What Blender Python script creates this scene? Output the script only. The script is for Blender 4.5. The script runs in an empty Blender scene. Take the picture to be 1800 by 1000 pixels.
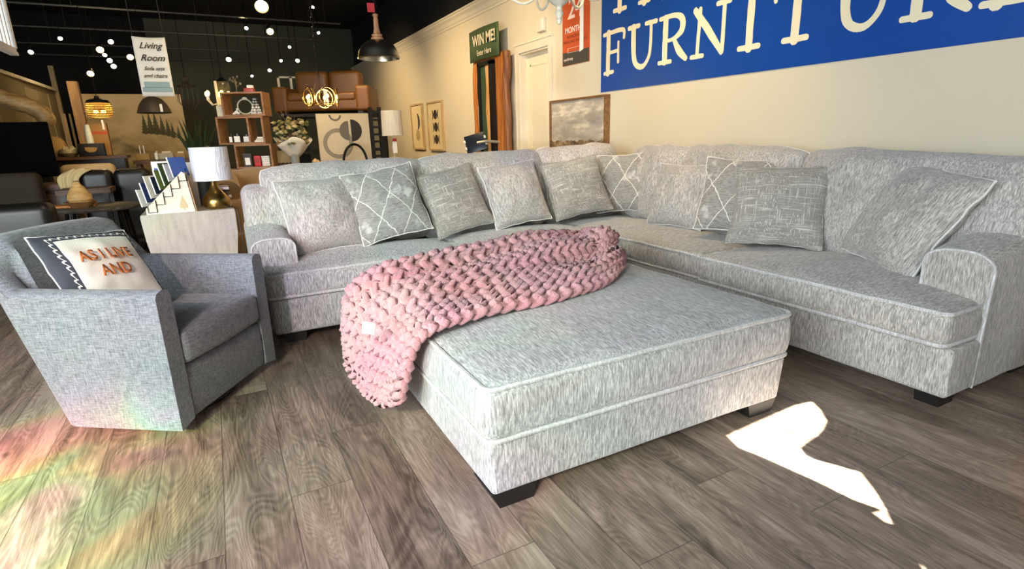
import bpy, bmesh, math, random
from mathutils import Vector, Matrix, noise
from mathutils.geometry import tessellate_polygon
random.seed(7)
PI = math.pi
sin, cos, rad = math.sin, math.cos, math.radians
scn = bpy.context.scene
COL = scn.collection
# ------------------------------------------------------------------ camera
YAW, PIT, ROL, FPX, CAMH = rad(27.25), rad(15.117), rad(-1.703), 974.4, 1.25
fw = Vector((sin(YAW)*cos(PIT), cos(YAW)*cos(PIT), -sin(PIT)))
rt = Vector((cos(YAW), -sin(YAW), 0)); up = rt.cross(fw)
r2 = cos(ROL)*rt + sin(ROL)*up; u2 = -sin(ROL)*rt + cos(ROL)*up
cam = bpy.data.objects.new('camera', bpy.data.cameras.new('camera')); COL.objects.link(cam)
cam.matrix_world = Matrix.Translation((0, 0, CAMH)) @ Matrix((r2, u2, -fw)).transposed().to_4x4()
cam.data.sensor_width = 36; cam.data.lens = 36*FPX/1800; cam.data.clip_start = 0.02
scn.camera = cam
# ------------------------------------------------------------------ light & exposure
scn.view_settings.view_transform = 'Standard'; scn.view_settings.look = 'None'
scn.view_settings.gamma = 1; scn.view_settings.exposure = 0.28; scn.view_settings.use_curve_mapping = False
w = bpy.data.worlds.new('world'); scn.world = w; w.use_nodes = True
w.node_tree.nodes['Background'].inputs[0].default_value = (0.75, 0.87, 1, 1)
w.node_tree.nodes['Background'].inputs[1].default_value = 0.3
def light(kind, name, loc, aim, power, color, size=.3, size_y=None, spot=60, blend=.5):
    l = bpy.data.lights.new(name, kind); l.energy = power; l.color = color
    if kind == 'AREA':
        l.size = size
        if size_y: l.shape = 'RECTANGLE'; l.size_y = size_y
    elif kind == 'SUN': l.angle = size
    else: l.shadow_soft_size = size
    if kind == 'SPOT': l.spot_size = rad(spot); l.spot_blend = blend
    o = bpy.data.objects.new(name, l); COL.objects.link(o); o.location = loc
    d = Vector(aim)-Vector(loc); o.rotation_euler = d.to_track_quat('-Z', 'Z' if abs(d.z) < .9*d.length else 'Y').to_euler()
    return o
SUNV = Vector((.35, -1, .85))
light('SUN', 'sun', SUNV*10, (0, 0, 0), 60, (1, .95, .84), rad(.2))
light('AREA', 'storefront_daylight', (-1.9, -1.45, 1.9), (.0, 3, .7), 360, (.88, .95, 1), 4.6, 2.6)
light('AREA', 'left_floor_fill', (-3.4, .6, 1.9), (.1, 2.2, 0), 190, (.86, .95, 1), 2.0, 2.2)  # added area lamp that lifts the floor at the left; no window there
WARM = (1, .72, .38)
for (x, y, tx, ty, tz, p) in ((1.7, 4.2, 3.75, 5.4, 1.5, 110), (1.7, 6.2, 3.75, 7.2, 1.6, 170), (1.4, 8.6, 3.75, 9.2, 1.4, 260), (1.2, 11.6, 3.75, 12.4, 1.4, 260),
                              (1.2, 7.2, 1.6, 10, 1.6, 120), (-1.2, 9.8, -1.2, 13.2, 1.4, 150), (-.6, 7.6, -1.4, 9.6, .6, 60),
                              (2.3, 3.0, 3.3, 3.9, .8, 150), (.2, 4.6, -1.4, 6.8, .6, 80), (-2.0, 12, -3.0, 13.0, 1.2, 60), (.6, 6.4, .5, 8.3, 1.2, 90), (.8, 11.5, .8, 16, 2.0, 60)):
    light('SPOT', 'track_beam', (x, y, 3.3), (tx, ty, tz), p, WARM, .06, spot=95, blend=1)
# added spot lamps standing in for rainbow-coloured daylight on the floor at the left
def rainbow(name, loc, aim, power, spot, seed, sat=1.0, sc=5.0):
    o = light('SPOT', name, loc, aim, power, (1, 1, 1), .02, spot=spot, blend=.9)
    l = o.data; l.use_nodes = True; nt = l.node_tree; em = nt.nodes['Emission']
    def n(k, ins=None, **p):
        q = nt.nodes.new('ShaderNode'+k)
        for a, b in p.items(): setattr(q, a, b)
        for a, b in (ins or {}).items():
            if isinstance(b, bpy.types.NodeSocket): nt.links.new(b, q.inputs[a])
            else: q.inputs[a].default_value = b
        return q
    tc = n('TexCoord'); sp = n('SeparateXYZ', {0: tc.outputs['Normal']})
    a = n('Math', {0: sp.outputs[0], 1: sp.outputs[2]}, operation='DIVIDE').outputs[0]; b = n('Math', {0: sp.outputs[1], 1: sp.outputs[2]}, operation='DIVIDE').outputs[0]
    v = n('CombineXYZ', {0: a, 1: b, 2: seed}).outputs[0]
    mp = n('Mapping', {0: v, 'Rotation': (0, 0, .7), 'Scale': (sc, sc*2.2, 1)}).outputs[0]
    nz = n('TexNoise', {'Vector': mp, 'Scale': 1.0, 'Detail': 1.5, 'Distortion': 1.2}).outputs[0]
    r = n('ValToRGB', {0: nz}); e = r.color_ramp.elements
    cols = [(.30, (.8, .45, 1)), (.38, (1, .25, .25)), (.44, (1, .55, .2)), (.49, (1, .95, .25)), (.54, (.45, 1, .35)), (.60, (1, 1, .8)), (.66, (1, .45, .6)), (.74, (.6, .5, 1))]
    while len(e) < len(cols): e.new(.5)
    for i, (p_, c) in enumerate(cols): e[i].position = p_; e[i].color = tuple(1-(1-x)*sat for x in c)+(1,)
    n2 = n('TexNoise', {'Vector': n('Mapping', {0: v, 'Location': (5, 3, 1), 'Scale': (sc*.9, sc*.9, 1)}).outputs[0], 'Scale': 1.0, 'Detail': 1}).outputs[0]
    st = n('MapRange', {0: n2, 1: .38, 2: .62, 3: .25, 4: 1}).outputs[0]
    nt.links.new(r.outputs[0], em.inputs[0]); nt.links.new(st, em.inputs[1])
rainbow('rainbow_spot', (-2.6, -1.3, 2.2), (-1.22, 1.62, 0), 8000, 25, 2.0, 1.0, 4.5)
rainbow('rainbow_spot_faint', (-1.8, -1.3, 2.6), (-.2, 2.6, .3), 520, 62, 7.0, .5, 3)
rainbow('door_streak_spot', (-1.2, -1.2, 1.0), (3.75, 5.9, 1.75), 900, 15, 4.0, .12, 16)  # added spot for the pale light streaks on the wall by the door
# ------------------------------------------------------------------ materials
def srgb(c):
    if isinstance(c, str): c = tuple(int(c[i:i+2], 16)/255 for i in (0, 2, 4))
    return tuple((v/12.92 if v <= .04045 else ((v+.055)/1.055)**2.4) for v in c)+(1,)
class NT:
    def __init__(s, name):
        s.m = bpy.data.materials.new(name); s.m.use_nodes = True; s.t = s.m.node_tree
        s.b = s.t.nodes['Principled BSDF']; s.tc = s.t.nodes.new('ShaderNodeTexCoord')
    def n(s, kind, ins=None, **props):
        nd = s.t.nodes.new('ShaderNode'+kind)
        for k, v in props.items(): setattr(nd, k, v)
        for k, v in (ins or {}).items():
            if isinstance(v, bpy.types.NodeSocket): s.t.links.new(v, nd.inputs[k])
            else: nd.inputs[k].default_value = v
        return nd
    def link(s, a, b): s.t.links.new(a, b)
    def coord(s, scale=(1, 1, 1), out='Object', loc=(0, 0, 0), rot=(0, 0, 0)):
        return s.n('Mapping', {0: s.tc.outputs[out], 'Scale': scale, 'Location': loc, 'Rotation': rot}).outputs[0]
    def noise(s, vec, scale=1, detail=3, rough=.6, dist=0):
        return s.n('TexNoise', {'Vector': vec, 'Scale': scale, 'Detail': detail, 'Roughness': rough, 'Distortion': dist}).outputs[0]
    def ramp(s, fac, stops, interp='LINEAR'):
        r = s.n('ValToRGB', {0: fac}); r.color_ramp.interpolation = interp; e = r.color_ramp.elements
        while len(e) < len(stops): e.new(.5)
        for i, (p, c) in enumerate(stops): e[i].position = p; e[i].color = srgb(c) if isinstance(c, str) else (c, c, c, 1)
        return r.outputs[0]
    def mix(s, f, a, b, blend='MIX'):
        m = s.n('Mix', data_type='RGBA', blend_type=blend)
        for i, v in ((0, f), (6, a), (7, b)):
            if isinstance(v, bpy.types.NodeSocket): s.link(v, m.inputs[i])
            elif i == 0: m.inputs[0].default_value = v
            else: m.inputs[i].default_value = srgb(v) if isinstance(v, str) else v
        return m.outputs[2]
    def math(s, op, a, b=0, c=None):
        ins = {0: a, 1: b}
        if c is not None: ins[2] = c
        return s.n('Math', ins, operation=op).outputs[0]
    def done(s, col=None, rough=.8, bump=None, dist=.01, strength=1, **kw):
        if col is not None:
            if isinstance(col, bpy.types.NodeSocket): s.link(col, s.b.inputs['Base Color'])
            else: s.b.inputs['Base Color'].default_value = srgb(col)
        if isinstance(rough, bpy.types.NodeSocket): s.link(rough, s.b.inputs['Roughness'])
        else: s.b.inputs['Roughness'].default_value = rough
        if bump is not None:
            b = s.n('Bump', {'Height': bump, 'Distance': dist, 'Strength': strength}); s.link(b.outputs[0], s.b.inputs['Normal'])
        for k, v in kw.items(): s.b.inputs[k.replace('_', ' ')].default_value = v
        return s.m
def plain(name, col, rough=.6, metal=0, var=.06, scale=12, **kw):
    t = NT(name); c = srgb(col)
    lo = tuple(v*(1-var*2) for v in c[:3])+(1,); hi = tuple(min(1, v*(1+var*2)) for v in c[:3])+(1,)
    f = t.noise(t.coord(), scale, 4)
    return t.done(t.mix(f, lo, hi), rough, bump=f, dist=.002, strength=.3, Metallic=metal, **kw)
def emit(name, col, strength):
    t = NT(name); t.b.inputs['Emission Color'].default_value = srgb(col); t.b.inputs['Emission Strength'].default_value = strength
    return t.done(col, .5)
def chenille(name, dark, mid, light_, top='y', amt=1.0):
    """plush upholstery with fine streaks: vertical on upright faces, along one axis on tops"""
    t = NT(name)
    d, l = 165, 21
    a = t.noise(t.coord((d, d, l)), 1, 4, .7, .6)
    b = t.noise(t.coord((d, l, d) if top == 'y' else (l, d, d)), 1, 4, .7, .6)
    nz = t.n('SeparateXYZ', {0: t.tc.outputs['Normal']}).outputs[2]
    f = t.n('MapRange', {0: t.math('ABSOLUTE', nz), 1: .55, 2: .8}).outputs[0]
    s = t.mix(f, a, b)
    col = t.ramp(s, [(.33, dark), (.48, mid), (.62, light_)])
    big = t.noise(t.coord((3.5, 3.5, 3.5)), 1, 4, .6, 1)
    col = t.mix(.75, col, t.ramp(big, [(.34, .80), (.5, .97), (.64, 1.0)]), 'MULTIPLY')
    fine = t.noise(t.coord(), 420, 2)
    h = t.math('ADD', t.math('MULTIPLY', s, .8), t.math('MULTIPLY', fine, .3))
    return t.done(col, .95, bump=h, dist=.006*amt, strength=.6, Sheen_Weight=.35, Sheen_Roughness=.4)
CH_Y = chenille('chenille_grey', '7b7b7b', 'a8a9a9', 'd6d7d7', 'y')
CH_X = chenille('chenille_grey_side', '7d7a75', 'a7a39d', 'd3d0ca', 'x')
CH_BACK = chenille('chenille_back', '827f7b', 'aca8a4', 'd6d2cd', 'y')
PIPE = chenille('chenille_welt', 'a5a5a5', 'c6c6c6', 'e6e6e6', 'y')
def weave_fabric(name, dark, light_):
    t = NT(name)
    a = t.noise(t.coord((240, 240, 28)), 1, 3, .7); b = t.noise(t.coord((28, 28, 240)), 1, 3, .7)
    c = t.noise(t.coord((5, 5, 2)), 1, 3)
    s = t.math('ADD', t.math('MULTIPLY', a, .5), t.math('MULTIPLY', b, .5))
    col = t.ramp(s, [(.36, dark), (.62, light_)])
    col = t.mix(.6, col, t.ramp(c, [(.3, .85), (.7, 1.0)]), 'MULTIPLY')
    return t.done(col, .95, bump=s, dist=.004, strength=.6, Sheen_Weight=.2)
CHAIRF = weave_fabric('chair_weave', '4c5157', '8d9196')
def cross_fabric():
    t = NT('crosshatch_pillow_fabric')
    a = t.noise(t.coord((150, 150, 9)), 1, 2, .5); b = t.noise(t.coord((9, 9, 150)), 1, 2, .5)
    m = t.math('MAXIMUM', a, b)
    col = t.ramp(m, [(.50, '8b8984'), (.6, 'a09e98'), (.70, 'c6c4bd')])
    fine = t.noise(t.coord(), 300, 2)
    return t.done(col, .95, bump=t.math('ADD', m, t.math('MULTIPLY', fine, .4)), dist=.004, strength=.6, Sheen_Weight=.2)
CROSS = cross_fabric()
def diamond_fabric():
    t = NT('diamond_pillow_fabric')
    v = t.tc.outputs['Object']
    sp = t.n('SeparateXYZ', {0: v}); X, Z = sp.outputs[0], sp.outputs[2]
    wob = t.noise(t.coord((9, 9, 9)), 1, 3)
    def line(k, ph, per=.21):
        q = t.math('ADD', t.math('MULTIPLY', X, k), t.math('MULTIPLY', Z, .62))
        q = t.math('ADD', q, t.math('MULTIPLY', t.math('SUBTRACT', wob, .5), .06))
        q = t.math('ADD', q, ph)
        p = t.math('PINGPONG', q, per/2)
        return t.math('LESS_THAN', p, .0036)
    ln = t.math('MAXIMUM', line(.95, 1.0), line(-.95, 1.03))
    blot = t.noise(t.coord((1, 1, 1)), 9, 3, .5)
    dash = t.noise(t.coord((30, 30, 170)), 1, 2)
    base = t.ramp(dash, [(.35, '7f7d79'), (.65, 'a5a39f')])
    base = t.mix(t.ramp(blot, [(.56, 0), (.66, .75)]), base, 'd0cecb')
    col = t.mix(ln, base, 'dcd8d1')
    return t.done(col, .95, bump=t.math('ADD', dash, ln), dist=.003, strength=.5, Sheen_Weight=.2)
DIAM = diamond_fabric()
def wood(name, dark, mid, lite, axis='x', scale=1, rough=.55, knots=0):
    t = NT(name)
    sc = {'x': (1.2, 16, 16), 'y': (16, 1.2, 16), 'z': (16, 16, 1.2)}[axis]
    n1 = t.noise(t.coord(tuple(v*scale for v in sc)), 1, 6, .65, 1.2)
    n2 = t.noise(t.coord(tuple(v*scale*4 for v in sc)), 1, 3, .6, .3)
    f = t.math('ADD', t.math('MULTIPLY', n1, .75), t.math('MULTIPLY', n2, .25))
    return t.done(t.ramp(f, [(.32, dark), (.5, mid), (.66, lite)]), rough, bump=f, dist=.003, strength=.4)
WELT = plain('pale_welt', 'dad8d4', .8, 0, .03, 40)
BLACKWOOD = plain('black_foot', '1c1a19', .45)
WOOD_MED = wood('shelf_wood', '6a4526', '94683f', 'b58859', 'x')
WOOD_DARK = wood('dark_wood', '3a281c', '5a4030', '75573f', 'x')
WOOD_SLAB = wood('live_edge_wood', '7a4219', 'b06c2e', 'd9985a', 'z', .8)
WOOD_PALE = wood('pale_ply', 'd8cbb2', 'e7dcc6', 'f2eadb', 'x', .6)
BLACKMET = plain('black_metal', '17171a', .35, .6)
BLACK = plain('black_plain', '0d0d0e', .5)
BRASS = plain('aged_brass', 'ab9054', .28, 1, .08, 30)
CHROME = plain('chrome', 'b9b2a2', .28, 1, .02)
WHITE = plain('white_paint', 'e8e5de', .5, 0, .02)
PAPER = plain('paper_white', 'f2f0ec', .7, 0, .02)
def wallmat(name, c):
    t = NT(name); f = t.noise(t.coord(), 160, 3, .6); g = t.noise(t.coord(), 1.3, 3)
    cc = srgb(c); col = t.mix(g, tuple(v*.96 for v in cc[:3])+(1,), cc)
    return t.done(col, .85, bump=f, dist=.004, strength=.35)
WALLR = wallmat('wall_cream', 'd9cfb8'); TRIM = plain('trim_cream', 'e0d8c4', .5, 0, .02)
WALLGREEN = wallmat('wall_dark_green', '474b3e'); CEIL = plain('ceiling_black', '0b0b0b', .9, 0, .1)
# ------------------------------------------------------------------ objects
MW = {}
def _link(o, parent, mw):
    COL.objects.link(o); o.parent = parent; MW[o.name] = mw
def root(name, loc, rz=0, label=None, cat=None, group=None, kind=None):
    o = bpy.data.objects.new(name, None); o.empty_display_size = .1
    M = Matrix.Translation(loc) @ Matrix.Rotation(rz, 4, 'Z')
    _link(o, None, M); o.matrix_basis = M; tag(o, label, cat, group, kind); return o
def tag(o, label=None, cat=None, group=None, kind=None):
    for k, v in (('label', label), ('category', cat), ('group', group), ('kind', kind)):
        if v: o[k] = v
    return o
class G:
    def __init__(s): s.V = []; s.F = []
    def add(s, V, F, M=None):
        k = len(s.V); s.V += [(M @ Vector(v)) if M is not None else Vector(v) for v in V]
        s.F += [tuple(i+k for i in f) for f in F]; return s
    def box(s, c, h, M=None):
        V = [(c[0]+a*h[0], c[1]+b*h[1], c[2]+d*h[2]) for a in (-1, 1) for b in (-1, 1) for d in (-1, 1)]
        return s.add(V, [(0, 1, 3, 2), (4, 6, 7, 5), (0, 4, 5, 1), (2, 3, 7, 6), (0, 2, 6, 4), (1, 5, 7, 3)], M)
    def box2(s, a, b, M=None):
        return s.box([(a[i]+b[i])/2 for i in range(3)], [abs(b[i]-a[i])/2 for i in range(3)], M)
    def rbox(s, c, h, r=.02, k=3, n=4, f=None, M=None):
        """rounded box; f deforms points given (p, unit coords)"""
        def ax(H):
            rr = min(r, H*.98)
            L = [-H+rr*(1-cos(PI/2*i/k)) for i in range(k+1)] if 0 else [-H+rr-rr*math.tan(PI/4*(k-i)/k) for i in range(k+1)]
            R = [-v for v in reversed(L)]; mid = [L[-1]+(R[0]-L[-1])*i/n for i in range(1, n)]
            return L+mid+R
        A = [ax(h[i]) for i in range(3)]; rr = [min(r, h[i]*.98) for i in range(3)]
        idx = {}; V = []; F = []
        def vid(p):
            key = tuple(round(v, 6) for v in p)
            if key not in idx:
                inner = [max(-(h[i]-rr[i]), min(h[i]-rr[i], p[i])) for i in range(3)]
                d = Vector([p[i]-inner[i] for i in range(3)])
                q = Vector(inner)+(d.normalized()*r if d.length > 1e-9 else d)
                if d.length > 1e-9:
                    dn = d.normalized(); q = Vector([inner[i]+dn[i]*rr[i] for i in range(3)])
                if f: q = Vector(f(q, (q[0]/h[0], q[1]/h[1], q[2]/h[2])))
                idx[key] = len(V); V.append(q+Vector(c))
            return idx[key]
        for a in range(3):
            b, d = (a+1) % 3, (a+2) % 3
            for sgn in (-1, 1):
                for i in range(len(A[b])-1):
                    for j in range(len(A[d])-1):
                        q = []
                        for (ii, jj) in ((i, j), (i+1, j), (i+1, j+1), (i, j+1)):
                            p = [0, 0, 0]; p[a] = sgn*h[a]; p[b] = A[b][ii]; p[d] = A[d][jj]; q.append(vid(p))
                        F.append(tuple(q if sgn > 0 else q[::-1]))
        return s.add(V, F, M)
    def tube(s, P, r, n=8, closed=False, cap=True, M=None):
        P = [Vector(p) for p in P]; N = len(P); V = []; F = []
        rs = r if isinstance(r, (list, tuple)) else [r]*N
        prev = None
        for i, p in enumerate(P):
            a = P[(i-1) % N] if (closed or i) else P[i]; b = P[(i+1) % N] if (closed or i < N-1) else P[i]
            t = (b-a).normalized() if (b-a).length > 1e-9 else Vector((0, 0, 1))
            if prev is None:
                x = t.orthogonal().normalized()
            else:
                x = prev-t*prev.dot(t); x = x.normalized() if x.length > 1e-6 else t.orthogonal().normalized()
            prev = x; y = t.cross(x)
            for j in range(n):
                an = 2*PI*j/n; V.append(p+(x*cos(an)+y*sin(an))*rs[i])
        for i in range(N if closed else N-1):
            for j in range(n):
                a = i*n+j; b = i*n+(j+1) % n; c = ((i+1) % N)*n+(j+1) % n; d = ((i+1) % N)*n+j
                F.append((a, b, c, d))
        if cap and not closed:
            F.append(tuple(range(n))[::-1]); F.append(tuple(range((N-1)*n, N*n)))
        return s.add(V, F, M)
    def lathe(s, prof, c=(0, 0, 0), n=24, M=None, close=True):
        V = []; F = []
        for (r, z) in prof:
            for j in range(n): a = 2*PI*j/n; V.append((c[0]+r*cos(a), c[1]+r*sin(a), c[2]+z))
        for i in range(len(prof)-1):
            for j in range(n): F.append((i*n+j, i*n+(j+1) % n, (i+1)*n+(j+1) % n, (i+1)*n+j))
        if close:
            if prof[0][0] > 1e-6: F.append(tuple(range(n))[::-1])
            if prof[-1][0] > 1e-6: k = (len(prof)-1)*n; F.append(tuple(range(k, k+n)))
        return s.add(V, F, M)
    def ball(s, c, r, n=10, sc=(1, 1, 1), M=None, jit=0):
        V = []; F = []; m = n
        for i in range(m+1):
            for j in range(n):
                th = PI*i/m; ph = 2*PI*j/n; k = 1+jit*noise.noise(Vector((c[0]*7+cos(ph)*sin(th)*2, c[1]*7+sin(ph)*sin(th)*2, c[2]*7+cos(th)*2)))
                V.append((c[0]+r*k*sc[0]*sin(th)*cos(ph), c[1]+r*k*sc[1]*sin(th)*sin(ph), c[2]+r*k*sc[2]*cos(th)))
        for i in range(m):
            for j in range(n): F.append((i*n+j, (i+1)*n+j, (i+1)*n+(j+1) % n, i*n+(j+1) % n))
        return s.add(V, F, M)
    def prism(s, pts, d0, d1, M=None, ax=2):
        """extrude a 2D polygon; ax = extrusion axis"""
        def mk(p, d): v = [p[0], p[1]]; v.insert(ax, d); return tuple(v)
        n = len(pts); V = [mk(p, d0) for p in pts]+[mk(p, d1) for p in pts]
        tri = tessellate_polygon([[Vector((p[0], p[1], 0)) for p in pts]])
        F = [tuple(t) for t in tri]+[tuple(i+n for i in reversed(t)) for t in tri]+[(i, (i+1) % n, (i+1) % n+n, i+n) for i in range(n)]
        return s.add(V, F, M)
    def grid(s, fn, nu, nv, M=None, closed_u=False):
        V = [fn(i/(nu-1) if not closed_u else i/nu, j/(nv-1)) for i in range(nu) for j in range(nv)]
        F = []
        for i in range(nu if closed_u else nu-1):
            for j in range(nv-1):
                i2 = (i+1) % nu; F.append((i*nv+j, i2*nv+j, i2*nv+j+1, i*nv+j+1))
        return s.add(V, F, M)
    def obj(s, name, mat, parent=None, w=True, smooth=True, fix=True, sharp=35, local_root=None):
        me = bpy.data.meshes.new(name); V = s.V
        mw = Matrix.Identity(4)
        if parent is not None:
            mw = MW[parent.name]
            if w: inv = mw.inverted(); V = [inv @ v for v in V]
        me.from_pydata([tuple(v) for v in V], [], s.F); me.materials.append(mat)
        bm = bmesh.new(); bm.from_mesh(me)
        bmesh.ops.remove_doubles(bm, verts=bm.verts, dist=1e-5)
        if fix: bmesh.ops.recalc_face_normals(bm, faces=bm.faces)
        if smooth:
            for f in bm.faces: f.smooth = True
            for e in bm.edges:
                if len(e.link_faces) == 2 and e.calc_face_angle(0) > rad(sharp): e.smooth = False
        bm.to_mesh(me); bm.free()
        o = bpy.data.objects.new(name, me); _link(o, parent, mw); return o
def single(g, name, mat, label, cat, group=None, **k):
    return tag(g.obj(name, mat, **k), label, cat, group)
def struct(g, name, mat, **k): return tag(g.obj(name, mat, **k), kind='structure')
def text(body, size, M, name, mat, parent, ext=.001, shear=0, align='CENTER', bold=0, sx=1):
    cu = bpy.data.curves.new('t', 'FONT'); cu.body = body; cu.size = size; cu.extrude = ext; cu.shear = shear
    cu.align_x = align; cu.align_y = 'CENTER'; cu.offset = bold; cu.space_line = 1.1
    to = bpy.data.objects.new('t', cu); COL.objects.link(to)
    dg = bpy.context.evaluated_depsgraph_get(); me = bpy.data.meshes.new_from_object(to.evaluated_get(dg))
    bpy.data.objects.remove(to); me.name = name
    inv = MW[parent.name].inverted() if parent else Matrix.Identity(4)
    me.transform(inv @ M @ Matrix.Diagonal((sx, 1, 1, 1))); me.materials.clear(); me.materials.append(mat)
    o = bpy.data.objects.new(name, me); _link(o, parent, MW[parent.name] if parent else Matrix.Identity(4)); return o
def frame(o, x, z):   # matrix with local X->x, Y->up dir z, Z->normal
    x = Vector(x).normalized(); z = Vector(z).normalized(); n = x.cross(z)
    M = Matrix((x, z, n)).transposed().to_4x4(); return Matrix.Translation(o) @ M
def copy_tree(o, M=None, parent=None):
    c = o.copy(); COL.objects.link(c); c.parent = parent
    if M is not None: c.matrix_basis = M
    for ch in list(o.children): copy_tree(ch, None, c)
    MW[c.name] = M if M is not None else MW[parent.name]
    return c
# unprojection used to read real positions off the photo
CR = (r2, u2, -fw)
def at(u, v, **k):
    c = ((u-900)/FPX, -(v-500)/FPX, -1.0); d = r2*c[0]+u2*c[1]+fw
    (a, val), = k.items(); i = 'xyz'.index(a); C = Vector((0, 0, CAMH))
    return C+d*((val-C[i])/d[i])
# ================================================================== THE ROOM
def floor_mat():
    t = NT('floor_planks')
    v = t.coord((1, 1, 1), loc=(0, 0, 0))
    sp = t.n('SeparateXYZ', {0: v}); X, Y = sp.outputs[0], sp.outputs[1]
    W_, L_ = .2185, 1.5
    xi = t.math('DIVIDE', t.math('ADD', X, 10*W_+.15), W_)
    row = t.math('FLOOR', xi); fx = t.math('FRACT', xi)
    wn = t.n('TexWhiteNoise', {'W': row}, noise_dimensions='1D').outputs[0]
    yi = t.math('ADD', t.math('DIVIDE', t.math('ADD', Y, 20), L_), wn)
    cell = t.math('FLOOR', yi); fy = t.math('FRACT', yi)
    cid = t.n('CombineXYZ', {0: row, 1: cell}).outputs[0]
    pr = t.n('TexWhiteNoise', {'Vector': cid}, noise_dimensions='3D'); pv = pr.outputs[0]
    off = t.n('VectorMath', {0: pr.outputs[1], 1: (37, 37, 37)}, operation='MULTIPLY').outputs[0]
    base = t.n('VectorMath', {0: v, 1: off}, operation='ADD').outputs[0]
    def sc(a, b): return t.n('VectorMath', {0: base, 1: (a, b, 1)}, operation='MULTIPLY').outputs[0]
    big = t.noise(sc(5.5, 1.1), 1, 4, .6, 1.6)                    # broad tone swirls
    ring = t.n('MapRange', {0: t.noise(sc(4.5, .95), 1, 2, .5, .9), 1: 0, 2: 1, 3: 0, 4: 1}).outputs[0]
    rings = t.math('SINE', t.math('MULTIPLY', ring, 190))          # cathedral grain
    fine = t.noise(sc(85, 4), 1, 5, .75, .5)
    knot = t.noise(sc(7, 3.2), 1, 2, .5, .2)
    g = t.math('ADD', t.math('MULTIPLY', big, .5), t.math('MULTIPLY', fine, .42))
    g = t.math('ADD', g, t.math('MULTIPLY', rings, .03))
    g = t.math('ADD', g, t.math('MULTIPLY', t.math('SUBTRACT', pv, .5), .13))
    col = t.ramp(g, [(.30, '52453a'), (.41, '796a5c'), (.49, '917f70'), (.60, 'b09f8f')])
    col = t.mix(t.ramp(knot, [(.70, 0), (.78, .75)]), col, '4a3e35')
    ex = t.math('MINIMUM', t.math('MULTIPLY', fx, W_), t.math('MULTIPLY', t.math('SUBTRACT', 1, fx), W_))
    ey = t.math('MINIMUM', t.math('MULTIPLY', fy, L_), t.math('MULTIPLY', t.math('SUBTRACT', 1, fy), L_))
    e = t.math('MINIMUM', ex, ey); seam = t.math('LESS_THAN', e, .0017)
    col = t.mix(t.math('MULTIPLY', seam, .65), col, '3b332c')
    h = t.math('SUBTRACT', g, t.math('MULTIPLY', seam, .6))
    return t.done(col, t.n('MapRange', {0: g, 3: .36, 4: .52}).outputs[0], bump=h, dist=.002, strength=.35)
struct(G().box2((-9.2, -1.75, -.1), (3.9, 16.6, 0)), 'floor', floor_mat(), smooth=False)
struct(G().box2((-9.2, -1.75, 4.1), (3.9, 16.6, 4.2)), 'ceiling', CEIL, smooth=False)
struct(G().box2((-9.3, -1.75, 0), (-9.2, 16.6, 4.1)), 'wall_left', CEIL, smooth=False)
# back wall: dark green right of the display partition, black left of it
struct(G().box2((-1.0, 16.3, 0), (3.75, 16.45, 4.1)), 'wall_back', WALLGREEN, smooth=False)
struct(G().box2((-9.2, 16.35, 0), (-1.0, 16.5, 4.1)), 'wall_back_left', CEIL, smooth=False)
# right wall with a door opening
DY0, DY1, DZ = 6.12, 6.86, 2.27
wr = G()
wr.box2((3.75, -1.75, 0), (3.9, DY0, 3.12)); wr.box2((3.75, DY1, 0), (3.9, 16.6, 3.12)); wr.box2((3.75, DY0, DZ), (3.9, DY1, 3.12))
struct(wr, 'wall_right', WALLR, smooth=False)
struct(G().box2((3.78, -1.75, 3.12), (3.9, 16.6, 4.1)), 'wall_right_upper', CEIL, smooth=False)
cr = G()   # crown moulding
prof = [(0, 2.96), (.012, 2.96), (.018, 2.99), (.03, 3.0), (.05, 3.045), (.085, 3.08), (.09, 3.1), (.105, 3.105), (.105, 3.13), (0, 3.13)]
cr.prism([(3.75-a, b) for a, b in prof], -1.7, 16.3, ax=1)
struct(cr, 'trim_1', TRIM, smooth=False)
struct(G().box2((3.735, -1.7, 0), (3.75, DY0-.1, .11)).box2((3.735, DY1+.1, 0), (3.75, 16.3, .11)), 'baseboard_right', TRIM, smooth=False)
# door: recessed jamb, casing, panelled leaf
cs = G()
for y0, y1 in ((DY0-.095, DY0), (DY1, DY1+.095)): cs.box2((3.728, y0, 0), (3.75, y1, DZ+.0)); cs.box2((3.718, y0+(.0 if y0 < DY0-.01 else .075), 0), (3.73, y0+(.02 if y0 < DY0-.01 else .095), DZ))
cs.box2((3.728, DY0-.095, DZ), (3.75, DY1+.095, DZ+.095)); cs.box2((3.716, DY0-.11, DZ+.095), (3.75, DY1+.11, DZ+.115))
cs.box2((3.75, DY0, 0), (3.90, DY0+.02, DZ)); cs.box2((3.75, DY1-.02, 0), (3.90, DY1, DZ)); cs.box2((3.75, DY0, DZ-.02), (3.90, DY1, DZ))
struct(cs, 'trim_2', TRIM, smooth=False)
dl = G().box2((3.835, DY0+.02, .01), (3.875, DY1-.02, DZ-.02))
for (a, b) in ((.12, .95), (1.05, 2.12)):
    dl.box2((3.828, DY0+.13, a), (3.836, DY0+.15, b)); dl.box2((3.828, DY1-.15, a), (3.836, DY1-.13, b))
    dl.box2((3.828, DY0+.13, a), (3.836, DY1-.13, a+.02)); dl.box2((3.828, DY0+.13, b-.02), (3.836, DY1-.13, b))
    dl.box2((3.83, DY0+.19, a+.06), (3.836, DY1-.19, b-.06))
struct(dl, 'door_1', plain('door_cream', 'e6dcc2', .5, 0, .02), smooth=False)
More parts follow.
